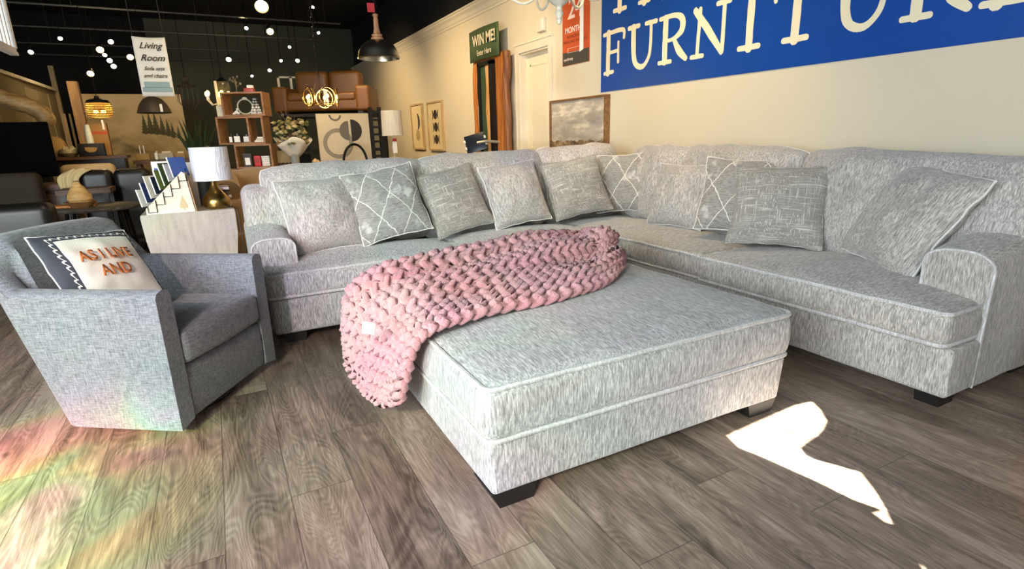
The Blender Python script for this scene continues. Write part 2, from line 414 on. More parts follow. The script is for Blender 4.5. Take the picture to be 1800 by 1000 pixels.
# storefront wall behind the camera; its cut-outs are shaped to cast the sun patches
patch = [(1278, 766), (1330, 742), (1400, 712), (1427, 706), (1441, 720), (1452, 739), (1447, 752), (1436, 765), (1420, 775), (1408, 784), (1407, 789), (1414, 799),
         (1432, 808), (1460, 815), (1512, 830), (1535, 860), (1555, 893), (1568, 921), (1557, 918), (1535, 902), (1552, 897), (1500, 878), (1440, 848), (1340, 803), (1300, 787)]
patch2 = [(1617, 990), (1640, 1010), (1665, 1030), (1650, 1035), (1630, 1010)]
def hole(px):
    out = []
    for u, v in px:
        p = at(u, v, z=0); t_ = (p.y+1.6)/1.0; out.append((p.x+.35*t_, p.z+.85*t_))
    return out
def wall_with_holes(outer, holes, y):
    loops = [[Vector((a, b, 0)) for a, b in outer]]+[[Vector((a, b, 0)) for a, b in h] for h in holes]
    flat = [v for l in loops for v in l]; tri = tessellate_polygon(loops)
    g = G(); g.add([(v.x, y, v.y) for v in flat], [tuple(t) for t in tri]); return g
wf = wall_with_holes([(-9.2, 0), (3.75, 0), (3.75, 4.1), (-9.2, 4.1)], [hole(patch), hole(patch2)], -1.6)
struct(wf, 'wall_front', WALLR, smooth=False, fix=False)
# ================================================================== SECTIONAL SOFA
SOFA = root('sectional_sofa', (2.7, 3.7, 0), 0, 'large L-shaped light grey chenille sectional sofa along the blue banner wall', 'sofa')
def wr_noise(p, s, a, seed=0):
    return a*noise.noise(Vector((p[0]*s+seed, p[1]*s+seed*2, p[2]*s)))
def seat(name, x0, x1, y0, y1, z0, z1, face, seed=0, crown=.035, parent=None, mat=CH_Y, r=.045, bow=.012):
    """box seat cushion with crowned top, welted edges. face: '-y' or '-x' is the front"""
    c = ((x0+x1)/2, (y0+y1)/2, (z0+z1)/2); h = ((x1-x0)/2, (y1-y0)/2, (z1-z0)/2)
    def f(q, u):
        a, b = max(-1, min(1, u[0])), max(-1, min(1, u[1]))
        k = (1-a*a)**.8*(1-b*b)**.8 if abs(a) < 1 and abs(b) < 1 else 0
        z = q[2]+(crown*k if u[2] > 0 else 0)+(wr_noise((q[0], q[1], seed), 7, .006) if u[2] > .5 else 0)
        k2 = max(0, 1-u[2]*u[2])
        dx = bow*k2*(1 if a > 0 else -1)*(abs(a) > .8); dy = bow*k2*(1 if b > 0 else -1)*(abs(b) > .8)
        edge = wr_noise((q[0], q[1], q[2]+seed), 5, .005)
        return (q[0]+dx+edge, q[1]+dy+edge, z)
    g = G().rbox(c, h, r, 3, 14, f)
    o = g.obj(name, mat, parent)
    wl = G()
    for sz in (1, -1):
        P = []
        rr = r*.75; zz = sz*(h[2]-r*.32)
        hx, hy = h[0]-r*.10, h[1]-r*.10
        pts = []
        for (sx, sy, a0) in ((1, 1, 0), (-1, 1, 90), (-1, -1, 180), (1, -1, 270)):
            for k in range(5):
                an = rad(a0+90*k/4); pts.append((sx*(hx-rr)+rr*cos(an), sy*(hy-rr)+rr*sin(an)))
        # densify
        for i in range(len(pts)):
            a, b = Vector(pts[i]), Vector(pts[(i+1) % len(pts)]); m = max(1, int((b-a).length/.06))
            for j in range(m): P.append(a+(b-a)*j/m)
        Q = []
        for p in P:
            q = Vector((p[0], p[1], zz)); v = f(q, (q[0]/h[0], q[1]/h[1], q[2]/h[2])); Q.append(Vector(v)+Vector(c))
        wl.tube(Q, .0095, 6, closed=True)
    wo = wl.obj('piping', PIPE, o); return o
SZ0, SZ1 = .305, .475
# bases
def base(x0, x1, y0, y1, z0=.075, z1=.305, mat=CH_Y):
    def f(q, u): e = wr_noise((q[0]+x0, q[1]+y0, q[2]), 6, .004); return (q[0]+e, q[1]+e, q[2])
    c = ((x0+x1)/2, (y0+y1)/2, (z0+z1)/2)
    return G().rbox(c, ((x1-x0)/2, (y1-y0)/2, (z1-z0)/2), .02, 2, 8, f).obj('base', mat, SOFA)
base(.18, 2.72, 3.59, 4.6)
base(2.67, 3.66, 1.09, 4.6, mat=CH_X)
for (x, y) in ((.30, 3.7), (2.5, 3.7), (2.80, 1.19), (2.80, 3.5), (3.5, 1.2), (.3, 4.45), (3.5, 4.45)):
    G().prism([(x-.06, 0), (x+.06, 0), (x+.075, .078), (x-.075, .078)], y-.05, y+.05, ax=1).obj('foot', BLACKWOOD, SOFA, smooth=False)
seat('seat_cushion', .165, 1.49, 3.57, 4.20, SZ0, SZ1, '-y', 1, .05, SOFA)
seat('seat_cushion', 1.50, 2.66, 3.57, 4.20, SZ0, SZ1, '-y', 2, .05, SOFA)
seat('seat_cushion', 2.665, 3.42, 2.53, 4.30, SZ0, SZ1, '-x', 3, .05, SOFA, CH_X)
seat('seat_cushion', 2.64, 3.42, 1.115, 2.52, SZ0, SZ1, '-x', 4, .055, SOFA, CH_X)
# the last seat cushion wraps forward of the arm
seat('seat_cushion_front_ear', 2.64, 2.885, 1.115, 1.40, SZ0, SZ1, '-x', 4, .012, SOFA, CH_X) if 0 else None
# arms: section profile swept along depth
def arm(axis, a0, a1, d0, d1, z1a, z1b, mat, outer):
    """a0..a1 across the arm, d0..d1 front to back, heights z1a (front) z1b (back)"""
    def P(i, t):
        d = d0+(d1-d0)*t; zt = z1a+(z1b-z1a)*t
        if t < .04: zt -= .012
        wd = (a1-a0); r = wd*.42; pts = []
        pts.append((a0, .077))
        for k in range(6): an = PI-PI/2*k/5; pts.append((a0+r+r*cos(an), zt-r*.55+r*.55*sin(an)))
        for k in range(6): an = PI/2-PI/2*k/5; pts.append((a1-r+r*cos(an), zt-r*.55+r*.55*sin(an)))
        pts.append((a1, .077))
        a, z = pts[i]; a += wr_noise((a, d, z), 5, .006); z += wr_noise((a, d, 3), 6, .008) if z > .3 else 0
        return (a, d, z) if axis == 'y' else (d, a, z)
    g = G(); nt = 14; N = 14
    V = [P(i, j/(nt-1)) for i in range(N) for j in range(nt)]; F = []
    for i in range(N):
        for j in range(nt-1): F.append((i*nt+j, ((i+1) % N)*nt+j, ((i+1) % N)*nt+j+1, i*nt+j+1))
    F.append(tuple(i*nt for i in range(N))); F.append(tuple(i*nt+nt-1 for i in range(N))[::-1])
    g.add(V, F); o = g.obj('arm', mat, SOFA, sharp=60)
    wl = G().tube([V[i*nt] for i in range(N)], .007, 6); wl.obj('piping', PIPE, o)
    return o
arm('y', .12, .375, 3.73, 4.55, .675, .72, CH_Y, 0)
arm('x', 1.095, 1.37, 2.90, 3.60, .70, .80, CH_X, 0)
# back frames
def rb(name, a, b, r, mat, par, n=8, amp=.006, seed=0, M=None):
    c = [(a[i]+b[i])/2 for i in range(3)]; h = [abs(b[i]-a[i])/2 for i in range(3)]
    def f(q, u): e = wr_noise((q[0]+seed, q[1], q[2]+seed), 4, amp); return (q[0]+e, q[1]+e, q[2]+e)
    return G().rbox(c, h, r, 3, n, f, M).obj(name, mat, par)
rb('back_frame', (.15, 4.40, .08), (3.64, 4.62, .78), .05, CH_BACK, SOFA, 16)
rb('back_frame', (3.50, 1.10, .08), (3.66, 4.6, .80), .05, CH_X, SOFA, 16)
rb('back_frame_end', (.13, 4.24, .60), (.37, 4.60, .955), .07, CH_BACK, SOFA, 8)
# pillows / cushions
def pillow_geo(w_, h_, t_, seed, n=26, pinch=.07, puff=.5, ears=0.0, crump=.012, sag=0, rnd_=0):
    V = []; F = []; rim = []
    def pos(a, b, s):
        ea = a*(1-pinch*cos(PI*b/2)); eb = b*(1-pinch*cos(PI*a/2))
        ea *= 1-rnd_*b**6*h_/w_; eb *= 1-rnd_*1.6*a**6
        x, z = w_/2*ea, h_/2*eb
        k = (max(0, 1-a*a)*max(0, 1-b*b))**puff
        nn = noise.noise(Vector((a*2.2+seed, b*2.2, seed*1.7)))+.5*noise.noise(Vector((a*5+seed, b*5, seed)))
        y = -s*t_/2*k*(1+.25*nn)+crump*nn*(1-k)*.8
        y += wr_noise((a+seed, b, 1), 9, .004)*s
        z -= sag*(1-abs(a))*max(0, b)
        x += crump*.8*noise.noise(Vector((b*3+seed, 4, a))); z += crump*.8*noise.noise(Vector((a*3+seed, 9, b)))
        return Vector((x, y, z))
    g = G()
    tt = [sin(PI/2*(2*i/n-1)) for i in range(n+1)]
    for s in (1, -1):
        base_ = len(g.V)
        Vs = [pos(a, b, s) for a in tt for b in tt]
        Fs = []
        for i in range(n):
            for j in range(n):
                q = (i*(n+1)+j, (i+1)*(n+1)+j, (i+1)*(n+1)+j+1, i*(n+1)+j+1); Fs.append(q if s > 0 else q[::-1])
        g.add(Vs, Fs)
    per = [pos(a, -1, 1) for a in tt]+[pos(1, b, 1) for b in tt[1:]]+[pos(a, 1, 1) for a in tt[::-1][1:]]+[pos(-1, b, 1) for b in tt[::-1][1:-1]]
    return g, per
def pose(c, yaw, lean, roll):
    return Matrix.Translation(c) @ Matrix.Rotation(rad(yaw), 4, 'Z') @ Matrix.Rotation(-rad(lean), 4, 'X') @ Matrix.Rotation(rad(roll), 4, 'Y')
def pillow(name, c, yaw, lean, roll, w_, h_, t_, mat, seed, label=None, parent=None, welt=WELT, wr=.006, push=0, group=None, **k):
    g, per = pillow_geo(w_, h_, t_, seed, **k)
    M = pose(c, yaw, lean, roll)
    if parent is None:
        r_ = bpy.data.objects.new(name, None); r_.empty_display_size = .1; _link(r_, None, M); r_.matrix_basis = M
        tag(r_, label, 'cushion', group)
        o = g.obj('cover', mat, r_, w=False)
        if welt: G().tube(per, wr, 6, closed=True).obj('piping', welt, r_, w=False)
        return r_
    # part of the sofa: keep its own local frame so that the fabric follows it
    o = g.obj(name, mat, None); o.parent = parent
    L = MW[parent.name].inverted() @ M; o.matrix_basis = L; MW[o.name] = M
    if welt:
        p_ = G().tube(per, wr, 6, closed=True).obj('piping', welt, None); p_.parent = o; MW[p_.name] = M
    return o
# back cushions (loose, part of the sofa)
pillow('back_cushion', (.87, 4.30, .775), 0, 12, -1, 1.22, .66, .36, CH_BACK, 11, parent=SOFA, rnd_=.07, pinch=.02, puff=.30, crump=.02, wr=.006)
pillow('back_cushion', (1.98, 4.30, .785), 0, 12, -1, 1.16, .68, .36, CH_BACK, 12, parent=SOFA, rnd_=.07, pinch=.02, puff=.30, crump=.02, wr=.006)
pillow('back_cushion', (2.95, 4.32, .81), 0, 12, -2, .90, .68, .34, CH_BACK, 13, parent=SOFA, rnd_=.07, pinch=.02, puff=.30, crump=.02, wr=.006)
pillow('back_cushion', (3.38, 3.72, .80), -90, 12, 1, .74, .66, .34, CH_BACK, 14, parent=SOFA, rnd_=.07, pinch=.02, puff=.30, crump=.03, wr=.006)
pillow('back_cushion', (3.38, 2.93, .795), -90, 13, 1, 1.10, .68, .36, CH_BACK, 15, parent=SOFA, rnd_=.07, pinch=.02, puff=.30, crump=.02, wr=.006)
pillow('back_cushion', (3.38, 1.70, .765), -90, 13, 2, 1.42, .68, .38, CH_BACK, 16, parent=SOFA, rnd_=.07, pinch=.02, puff=.30, crump=.025, wr=.006)
# throw pillows
TP = [
 ('throw_pillow', (.62, 4.02, .755), 9, 22, -2, .56, .53, .26, CH_BACK, 21, 'large plain grey pillow at the left arm of the sofa'),
 ('throw_pillow', (1.06, 3.98, .80), -2, 24, -9, .53, .53, .17, DIAM, 22, 'grey diamond line pillow beside the large plain pillow at the left arm'),
 ('throw_pillow', (1.60, 4.03, .775), 2, 26, -10, .50, .52, .16, CROSS, 23, 'crosshatch grey pillow between the diamond pillow and the plain one on the left run'),
 ('throw_pillow', (2.13, 4.03, .785), -3, 25, -6, .51, .53, .22, CH_BACK, 24, 'plain light grey pillow with pale welt in the middle of the left run'),
 ('throw_pillow', (2.72, 4.02, .80), -12, 27, -8, .54, .52, .18, CROSS, 25, 'crosshatch grey pillow leaning in the corner of the sectional'),
 ('throw_pillow', (3.19, 3.95, .81), -52, 14, -4, .50, .52, .17, DIAM, 26, 'grey diamond line pillow in the corner, angled beside the crosshatch pillow'),
 ('throw_pillow', (3.16, 3.24, .755), -80, 18, 0, .50, .50, .22, CH_BACK, 27, 'plain grey pillow right of the corner, half behind a diamond pillow'),
 ('throw_pillow', (3.17, 2.66, .80), -58, 24, 3, .57, .53, .18, DIAM, 28, 'grey diamond line pillow behind the large crosshatch pillow on the right run'),
 ('throw_pillow', (3.06, 2.30, .775), -56, 24, 1, .54, .52, .18, CROSS, 29, 'crosshatch grey pillow standing upright in the middle of the right run'),
 ('throw_pillow', (3.20, 1.63, .765), -112, 28, 10, .61, .60, .25, CH_X, 30, 'large plain grey pillow tipped against the right arm of the sofa'),
]
for a in TP:
    pillow(a[0], a[1], a[2], a[3], a[4], a[5], a[6], a[7], a[8], a[9], a[10], wr=.0055, welt=(WELT if a[8] is not CROSS else CROSS))
# ================================================================== OTTOMAN
OT = root('ottoman', (1.39, 2.2, 0), 0, 'huge square light grey chenille ottoman in the middle of the floor', 'ottoman')
def ob(q, u): e = wr_noise((q[0], q[1], q[2]+5), 5, .004); return (q[0]*(1+.008*u[2])+e, q[1]*(1+.008*u[2])+e, q[2])
G().rbox((1.39, 2.205, .165), (.725, .722, .105), .02, 2, 12, ob).obj('base', CH_Y, OT)
s_ = seat('cushion', .652, 2.128, 1.468, 2.942, .262, .482, '-y', 9, .045, OT, CH_Y, r=.05, bow=.01)
for (x, y) in ((.76, 1.575), (2.02, 1.575), (.76, 2.84), (2.02, 2.84)):
    sx = 1 if x < 1.4 else -1
    G().prism([(x-.075, .0) if sx < 0 else (x-.06, 0), (x+.06, 0) if sx < 0 else (x+.075, 0), (x+.09, .062), (x-.09, .062)], y-.075, y+.075, ax=1).obj('foot', BLACKWOOD, OT, smooth=False)
# ================================================================== CHUNKY KNIT THROW
def catmull(P, t):
    n = len(P)-1; x = max(0, min(n-1e-6, t*n)); i = int(x); f = x-i
    a, b, c, d = P[max(0, i-1)], P[i], P[i+1], P[min(n, i+2)]
    return .5*((2*b)+(c-a)*f+(2*a-5*b+4*c-d)*f*f+(3*b-a-3*c+d)*f*f*f)
KN = [  # rows along the length; each row from the near edge to the far edge
 [(.555, 2.10, .19), (.535, 2.25, .12), (.505, 2.40, .10), (.48, 2.55, .115), (.47, 2.72, .16)],
 [(.57, 2.03, .33), (.54, 2.20, .30), (.515, 2.38, .29), (.485, 2.56, .30), (.48, 2.76, .33)],
 [(.59, 1.96, .47), (.56, 2.15, .49), (.53, 2.36, .50), (.52, 2.58, .51), (.52, 2.82, .49)],
 [(.67, 1.93, .535), (.66, 2.13, .575), (.65, 2.35, .60), (.655, 2.60, .60), (.66, 2.88, .545)],
 [(.82, 1.955, .54), (.85, 2.16, .575), (.86, 2.38, .61), (.88, 2.64, .615), (.90, 2.92, .55)],
 [(1.02, 1.985, .54), (1.08, 2.19, .58), (1.10, 2.42, .60), (1.12, 2.68, .625), (1.16, 2.95, .55)],
 [(1.22, 1.99, .54), (1.28, 2.21, .585), (1.32, 2.46, .60), (1.36, 2.73, .635), (1.42, 2.97, .56)],
 [(1.42, 2.03, .54), (1.48, 2.26, .585), (1.53, 2.50, .61), (1.58, 2.76, .66), (1.66, 2.98, .57)],
 [(1.60, 2.10, .54), (1.66, 2.31, .58), (1.70, 2.52, .62), (1.75, 2.74, .655), (1.84, 2.96, .58)],
 [(1.74, 2.21, .545), (1.79, 2.36, .595), (1.82, 2.53, .61), (1.86, 2.70, .60), (1.97, 2.90, .60)],
 [(1.84, 2.32, .55), (1.88, 2.42, .62), (1.90, 2.55, .665), (1.93, 2.70, .66), (2.02, 2.82, .58)],
 [(1.90, 2.42, .55), (1.95, 2.50, .60), (1.985, 2.58, .62), (2.02, 2.68, .60), (2.05, 2.76, .55)],
]
KN = [[Vector(p) for p in r] for r in KN]
def knit_surf(s, t):
    rows = [catmull(r, t) for r in KN]; p = catmull(rows, s)
    return p
def knit_pt(s, t, h):
    e = .004
    p = knit_surf(s, t); ds = knit_surf(min(1, s+e), t)-knit_surf(max(0, s-e), t); dt = knit_surf(s, min(1, t+e))-knit_surf(s, max(0, t-e))
    n = ds.cross(dt); n = n.normalized() if n.length > 1e-9 else Vector((0, 0, 1))
    fold = .026*sin(t*PI*5.2+1.2*sin(s*6)+.5)*min(1, s*6)*min(1, 4*t, 4*(1-t)+.2)
    fold -= .035*math.exp(-((t-.36-.05*sin(s*4))/.05)**2)*min(1, s*5)+.03*math.exp(-((t-.66+.06*sin(s*5+1))/.05)**2)*min(1, s*5)
    fold += .012*noise.noise(Vector((s*9, t*5, 3)))
    return p+n*(h+fold)
def yarn_mat():
    t = NT('pink_chenille_yarn')
    f = t.noise(t.coord(), 160, 4, .7); g_ = t.noise(t.coord((3, 3, 3)), 1, 2)
    col = t.ramp(f, [(.3, 'c07d88'), (.5, 'd9949e'), (.7, 'eab0b6')])
    col = t.mix(t.ramp(g_, [(.42, 0), (.62, .5)]), col, 'e6aca6')
    return t.done(col, 1.0, bump=f, dist=.012, strength=.9, Sheen_Weight=.5, Sheen_Roughness=.5)
YARN = yarn_mat()
TH = root('knit_throw_blanket', (1.25, 2.4, .5), 0, 'pink chunky knit throw draped over the corner of the grey ottoman', 'blanket')
kg = G(); NR, NC = 31, 15
for i in range(NR):
    pts = []; rr_ = []
    for c_ in range(NC*8+1):
        ph = c_/8*2*PI
        tt_ = (c_/8)/NC; tt2 = tt_-.27/NC*sin(2*ph)
        ss = (i+.5)/NR + .72/NR*cos(ph)
        hh = .016+.016*cos(2*ph)
        ss = max(.0, min(1, ss)); tt2 = max(0, min(1, tt2))
        pts.append(knit_pt(ss, tt2, hh)); rr_.append(.0198*(1+.22*noise.noise(Vector((c_*.9, i*3.1, 0)))))
    kg.tube(pts, rr_, 7)
kg.obj('knitted_body', YARN, TH, sharp=180)
tg = at(660, 571, x=.455)
MT = Matrix.Translation(tg+Vector((-.035, -.03, 0))) @ Matrix.Rotation(rad(52), 4, 'Z') @ Matrix.Rotation(rad(8), 4, 'X')
tg_ = G().grid(lambda u, v: (0.006*sin(u*3), (u-.5)*-.05, (v-.5)*.048), 5, 3, M=MT).obj('care_label', PAPER, TH)
sol = tg_.modifiers.new('s', 'SOLIDIFY'); sol.thickness = .0015
tag(tg_, 'small white care label')
# ================================================================== SWIVEL CHAIR
CH = root('swivel_armchair', (-.075, 2.94, 0), rad(-33.4), 'blue-grey woven barrel armchair at the left, with a slogan pillow', 'armchair')
# plan path of the shell wall, local: x forward, y left. each station: outer base, outer top, inner offset
def chair_shell():
    D = .61
    st = []
    def add(xb, yb, xt, yt, h): st.append((Vector((xb, yb)), Vector((xt, yt)), h))
    side = []
    for k in range(8):
        f = k/7; xb = -f*(D-.1); xt = -f*.66; h = .672+.006*f
        side.append((xb, .40-.015*f, xt, .405+.01*f, h))
    for s in side: add(*s)
    for k in range(1, 5):
        a = PI/2*k/5; add(-(D-.1)-.1*sin(a), .285+.1*cos(a), -.68-.155*sin(a), .30+.125*cos(a), .70+.19*sin(a)**1.1)
    for k in range(5):
        y = .27-.135*k; add(-D, y*1.05, -.85-.015*cos(y*4), y, .895+.008*cos(y*5))
    L = st; R = [(Vector((a.x, -a.y)), Vector((b.x, -b.y)), h) for a, b, h in st[:-1][::-1] if a.y > 1e-6 or True]
    # st runs from left front to the middle of the back at y=-.27; rebuild symmetric
    half = st[:12]+[s for s in st[12:] if s[0].y >= -1e-6]
    mir = [(Vector((a.x, -a.y)), Vector((b.x, -b.y)), h) for a, b, h in half if a.y > 1e-6][::-1]
    return half+mir
stn = chair_shell(); g = G(); V = []; NP = 16; n_st = len(stn)
for i, (ob_, ot, h) in enumerate(stn):
    a = stn[max(0, i-1)]; b = stn[min(n_st-1, i+1)]
    tn = (b[1]-a[1]).normalized(); nin = Vector((-tn.y, tn.x))        # towards the seat
    if nin.dot(Vector((-.3, 0))-ot) < 0: nin = -nin
    tb = .092+.03*min(1, max(0, (-ot.x-.5)/.3)); zi = .20
    prof = [(ob_, .04), (ob_.lerp(ot, .35), .04+(h-.04)*.35), (ob_.lerp(ot, .7), .04+(h-.04)*.7), (ob_.lerp(ot, .94), h-.035)]
    for k in range(5):
        an = PI-PI*k/4; prof.append((ot+nin*(tb/2+(tb/2)*cos(an)), h-.03+.03*sin(an)))
    inb = ob_+nin*tb+(ot-ob_)*.1
    itop = ot+nin*tb
    prof += [(itop.lerp(inb, .1), h-.06), (itop.lerp(inb, .5), (h+zi)/2), (inb, zi), (inb, .06)]
    row = [Vector((p.x, p.y, z)) for p, z in prof]
    V.append(row)
m = len(V[0]); flat = [p for r in V for p in r]; F = []
for i in range(n_st-1):
    for j in range(m): F.append((i*m+j, (i+1)*m+j, (i+1)*m+(j+1) % m, i*m+(j+1) % m))
F.append(tuple(range(m))); F.append(tuple(range((n_st-1)*m, n_st*m))[::-1])
g.add(flat, F)
g.obj('upholstered_shell', CHAIRF, CH, w=False, sharp=50)
def cf(q, u): e = wr_noise((q[0], q[1], q[2]), 5, .003); return (q[0]+e+.01*(1-u[2]**2), q[1]+e, q[2])
G().rbox((-.30, 0, .175), (.285, .31, .125), .018, 3, 8, cf).obj('front_panel', CHAIRF, CH, w=False)
def cs_(q, u):
    k = max(0, 1-min(1, u[0]**2))**.6*max(0, 1-min(1, u[1]**2))**.6
    return (q[0]+.012*(1-u[1]**2), q[1], q[2]+(.035*k if u[2] > 0 else 0)-(.03*(-u[0]) if 0 else 0))
G().rbox((-.335, 0, .385), (.345, .305, .075), .035, 4, 10, cs_).obj('seat_cushion', CHAIRF, CH, w=False)
G().lathe([(.27, .004), (.275, .012), (.27, .022), (.2, .022), (.2, .004)], (-.33, 0, 0), 40, close=False).lathe([(0, .02), (.08, .02), (.08, .045), (0, .045)], (-.33, 0, 0), 16).box((-.33, 0, .015), (.26, .02, .006)).box((-.33, 0, .015), (.02, .26, .006)).obj('swivel_base', BLACKMET, CH, w=False)
# piping seams on the arm fronts
for s in (1, -1): G().tube([(-.012, s*.311, z) for z in (.05, .15, .28)], .004, 5).obj('seam', CHAIRF, CH, w=False)
# slogan pillow
def slog_mat():
    t = NT('slogan_pillow_cover'); v = t.tc.outputs['Object']
    sp = t.n('SeparateXYZ', {0: v}); X, Z = sp.outputs[0], sp.outputs[2]
    ax = t.math('ABSOLUTE', t.math('ADD', X, -.0)); az = t.math('ABSOLUTE', Z)
    mx = t.math('MAXIMUM', t.math('ABSOLUTE', t.math('ADD', X, -.025)), az)
    inner = t.math('LESS_THAN', mx, .162)
    scal = t.math('MULTIPLY', t.math('ABSOLUTE', t.math('SINE', t.math('MULTIPLY', t.math('ADD', X, Z), 95))), .012)
    sc2 = t.math('MULTIPLY', t.math('ABSOLUTE', t.math('SINE', t.math('MULTIPLY', t.math('SUBTRACT', X, Z), 95))), .0)
    q = t.math('SUBTRACT', mx, scal)
    lace = t.math('MULTIPLY', t.math('GREATER_THAN', q, .172), t.math('LESS_THAN', q, .178))
    l2 = t.math('MULTIPLY', t.math('GREATER_THAN', mx, .160), t.math('LESS_THAN', mx, .165))
    front = t.math('LESS_THAN', sp.outputs[1], 0.0)
    dots = t.math('GREATER_THAN', t.math('MULTIPLY', t.math('SINE', t.math('MULTIPLY', X, 520)), t.math('SINE', t.math('MULTIPLY', Z, 520))), .35)
    cream = t.mix(t.math('MULTIPLY', dots, .5), 'ece7db', 'c9c2b2')
    col = t.mix(inner, '3b3f47', cream)
    col = t.mix(t.math('MAXIMUM', lace, l2), col, 'f3efe6')
    col = t.mix(front, 'e9e9ea', col)
    return t.done(col, .9, bump=t.noise(v, 300, 2), dist=.002, strength=.3)
# slogan pillow on the armchair
def slogan():
    M = pose((-.531, 3.088, .697), 47, 39, 6.4)
    r_ = bpy.data.objects.new('slogan_pillow', None); r_.empty_display_size = .1; _link(r_, None, M); r_.matrix_basis = M
    tag(r_, 'charcoal and cream pillow reading AS I LIVE AND, leaning in the blue-grey armchair', 'cushion')
    g, per = pillow_geo(.43, .43, .12, 41, crump=.006, pinch=.03)
    g.obj('cover', slog_mat(), r_, w=False)
    G().tube(per, .0035, 6, closed=True).obj('piping', PAPER, r_, w=False)
    om = plain('orange_print', 'b5672f', .8, 0, .02)
    for body, z in (('AS I LIVE', .045), ('AND', -.042)):
        L = text(body, .078, Matrix.Identity(4), 'lettering', om, None, 0, 0, 'CENTER', .0022, .8)
        me = L.data
        for v in me.vertices:      # wrap the print on the puffed front
            v.co.x += .008; a, b = v.co.x/.215, (v.co.y+z)/.215
            k = (max(0, 1-a*a)*max(0, 1-b*b))**.5
            v.co = Vector((v.co.x, -.066*k-.012, v.co.y+z))
        L.parent = r_; MW[L.name] = M
        sm = L.modifiers.new('s', 'SOLIDIFY'); sm.thickness = .001
slogan()
# ================================================================== RIGHT WALL
RX = Vector((0, -1, 0)); UZ = Vector((0, 0, 1))
def wallM(y, z, x=3.738): return frame((x, y, z), RX, UZ)
BN = root('furniture_banner', (3.746, 3.0, 1.657), 0, 'long royal blue banner with cream serif letters on the right wall', 'banner')
BLUE = plain('banner_blue', '10479c', .35, 0, .03, 3); CREAM = plain('banner_cream', 'f0e4c4', .6, 0, .02)
G().box2((3.742, -.6, 1.657), (3.749, 5.072, 2.95)).obj('panel', BLUE, BN, smooth=False)
def strokes(L, S):
    """L = list of strokes [(x, y, halfwidth) ...]; S maps unit coords to metres"""
    g = G()
    for st in L:
        vv = [Vector(q) for q in st]; m = max(5, 5*(len(st)-1)) if len(st) > 2 else 9
        P = [list(catmull(vv, i/m)) for i in range(m+1)]; lft, rgt = [], []
        for i, p in enumerate(P):
            a = P[max(0, i-1)]; b = P[min(len(P)-1, i+1)]; dx, dy = b[0]-a[0], b[1]-a[1]; l = math.hypot(dx, dy) or 1; dx /= l; dy /= l
            wv = p[2]*(1+.12*noise.noise(Vector((p[0]*6+len(P), p[1]*6, 1)))); wv2 = p[2]*(1+.12*noise.noise(Vector((p[0]*6, p[1]*6+9, 2))))
            lft.append((p[0]-dy*wv, p[1]+dx*wv)); rgt.append((p[0]+dy*wv2, p[1]-dx*wv2))
            if i == 0: c0 = [(p[0]-dx*p[2]*cos(q)-dy*p[2]*sin(q), p[1]-dy*p[2]*cos(q)+dx*p[2]*sin(q)) for q in (-1.0, -.4, .4, 1.0)]
            if i == len(P)-1: c1 = [(p[0]+dx*p[2]*cos(q)+dy*p[2]*sin(q), p[1]+dy*p[2]*cos(q)-dx*p[2]*sin(q)) for q in (-1.0, -.4, .4, 1.0)]
        lay = 3.7405-.0004*L.index(st)
        pts = [S(q) for q in lft+c1+rgt[::-1]+c0]
        n = len(pts); tri = tessellate_polygon([[Vector((a, b, 0)) for a, b in pts]])
        g.add([(lay, a, b) for a, b in pts], [tuple(t_) for t_ in tri])
    return g
TK, TN = .085, .05
LET = {
 'F': [[(.2, 0, TK), (.22, 1, TK)], [(.06, 0, .05), (.42, .02, .05)], [(.02, .97, .05), (.5, 1.0, .055), (.84, .98, .055), (.86, .80, .045)], [(.22, .50, .045), (.6, .52, .045)], [(.64, .72, .04), (.64, .24, .045)]],
 'U': [[(.22, .97, TK), (.24, .35, TK), (.36, .08, .075), (.6, .02, .06), (.8, .2, TN), (.86, .5, TN), (.86, .97, TN)], [(.04, .97, .055), (.42, .98, .055)], [(.68, .98, .05), (1.04, .98, .055)]],
 'R': [[(.22, .03, TK), (.22, .97, TK)], [(.04, .98, .05), (.5, .99, .055), (.74, .88, .08), (.74, .64, .08), (.5, .5, .045), (.24, .48, .04)], [(.5, .5, TN), (.7, .2, TK), (.9, .03, .06)], [(.04, .02, .05), (.42, .02, .05)]],
 'N': [[(.2, .03, TN), (.24, .97, TN)], [(.1, .96, .07), (.5, .5, TK), (.88, .03, .06)], [(.9, .06, TN), (.9, .97, TN)], [(.04, .02, .05), (.36, .02, .05)], [(.72, .98, .05), (1.04, .98, .05)]],
 'I': [[(.27, 0, TK), (.27, 1, TK)], [(.04, .02, .055), (.5, .02, .055)], [(.04, .98, .055), (.5, .98, .055)]],
 'T': [[(.5, 0, TK), (.5, .98, TK)], [(.28, .02, .055), (.74, .02, .055)], [(.04, .74, .04), (.06, .98, .06), (.5, 1.0, .055), (.96, .98, .06), (.98, .74, .04)]],
 'E': [[(.2, 0, TK), (.2, 1, TK)], [(.04, .02, .05), (.5, .02, .05), (.84, .05, .05), (.86, .26, .04)], [(.04, .98, .05), (.8, .98, .05), (.82, .78, .04)], [(.22, .5, .045), (.56, .5, .045)]],
 'H': [[(.22, 0, TK), (.22, 1, TK)], [(.86, 0, TK), (.86, 1, TK)], [(.22, .5, .045), (.86, .5, .045)], [(.04, .02, .05), (.4, .02, .05)], [(.04, .98, .05), (.4, .98, .05)], [(.68, .02, .05), (1.04, .02, .05)], [(.68, .98, .05), (1.04, .98, .05)]],
}
HT = .385
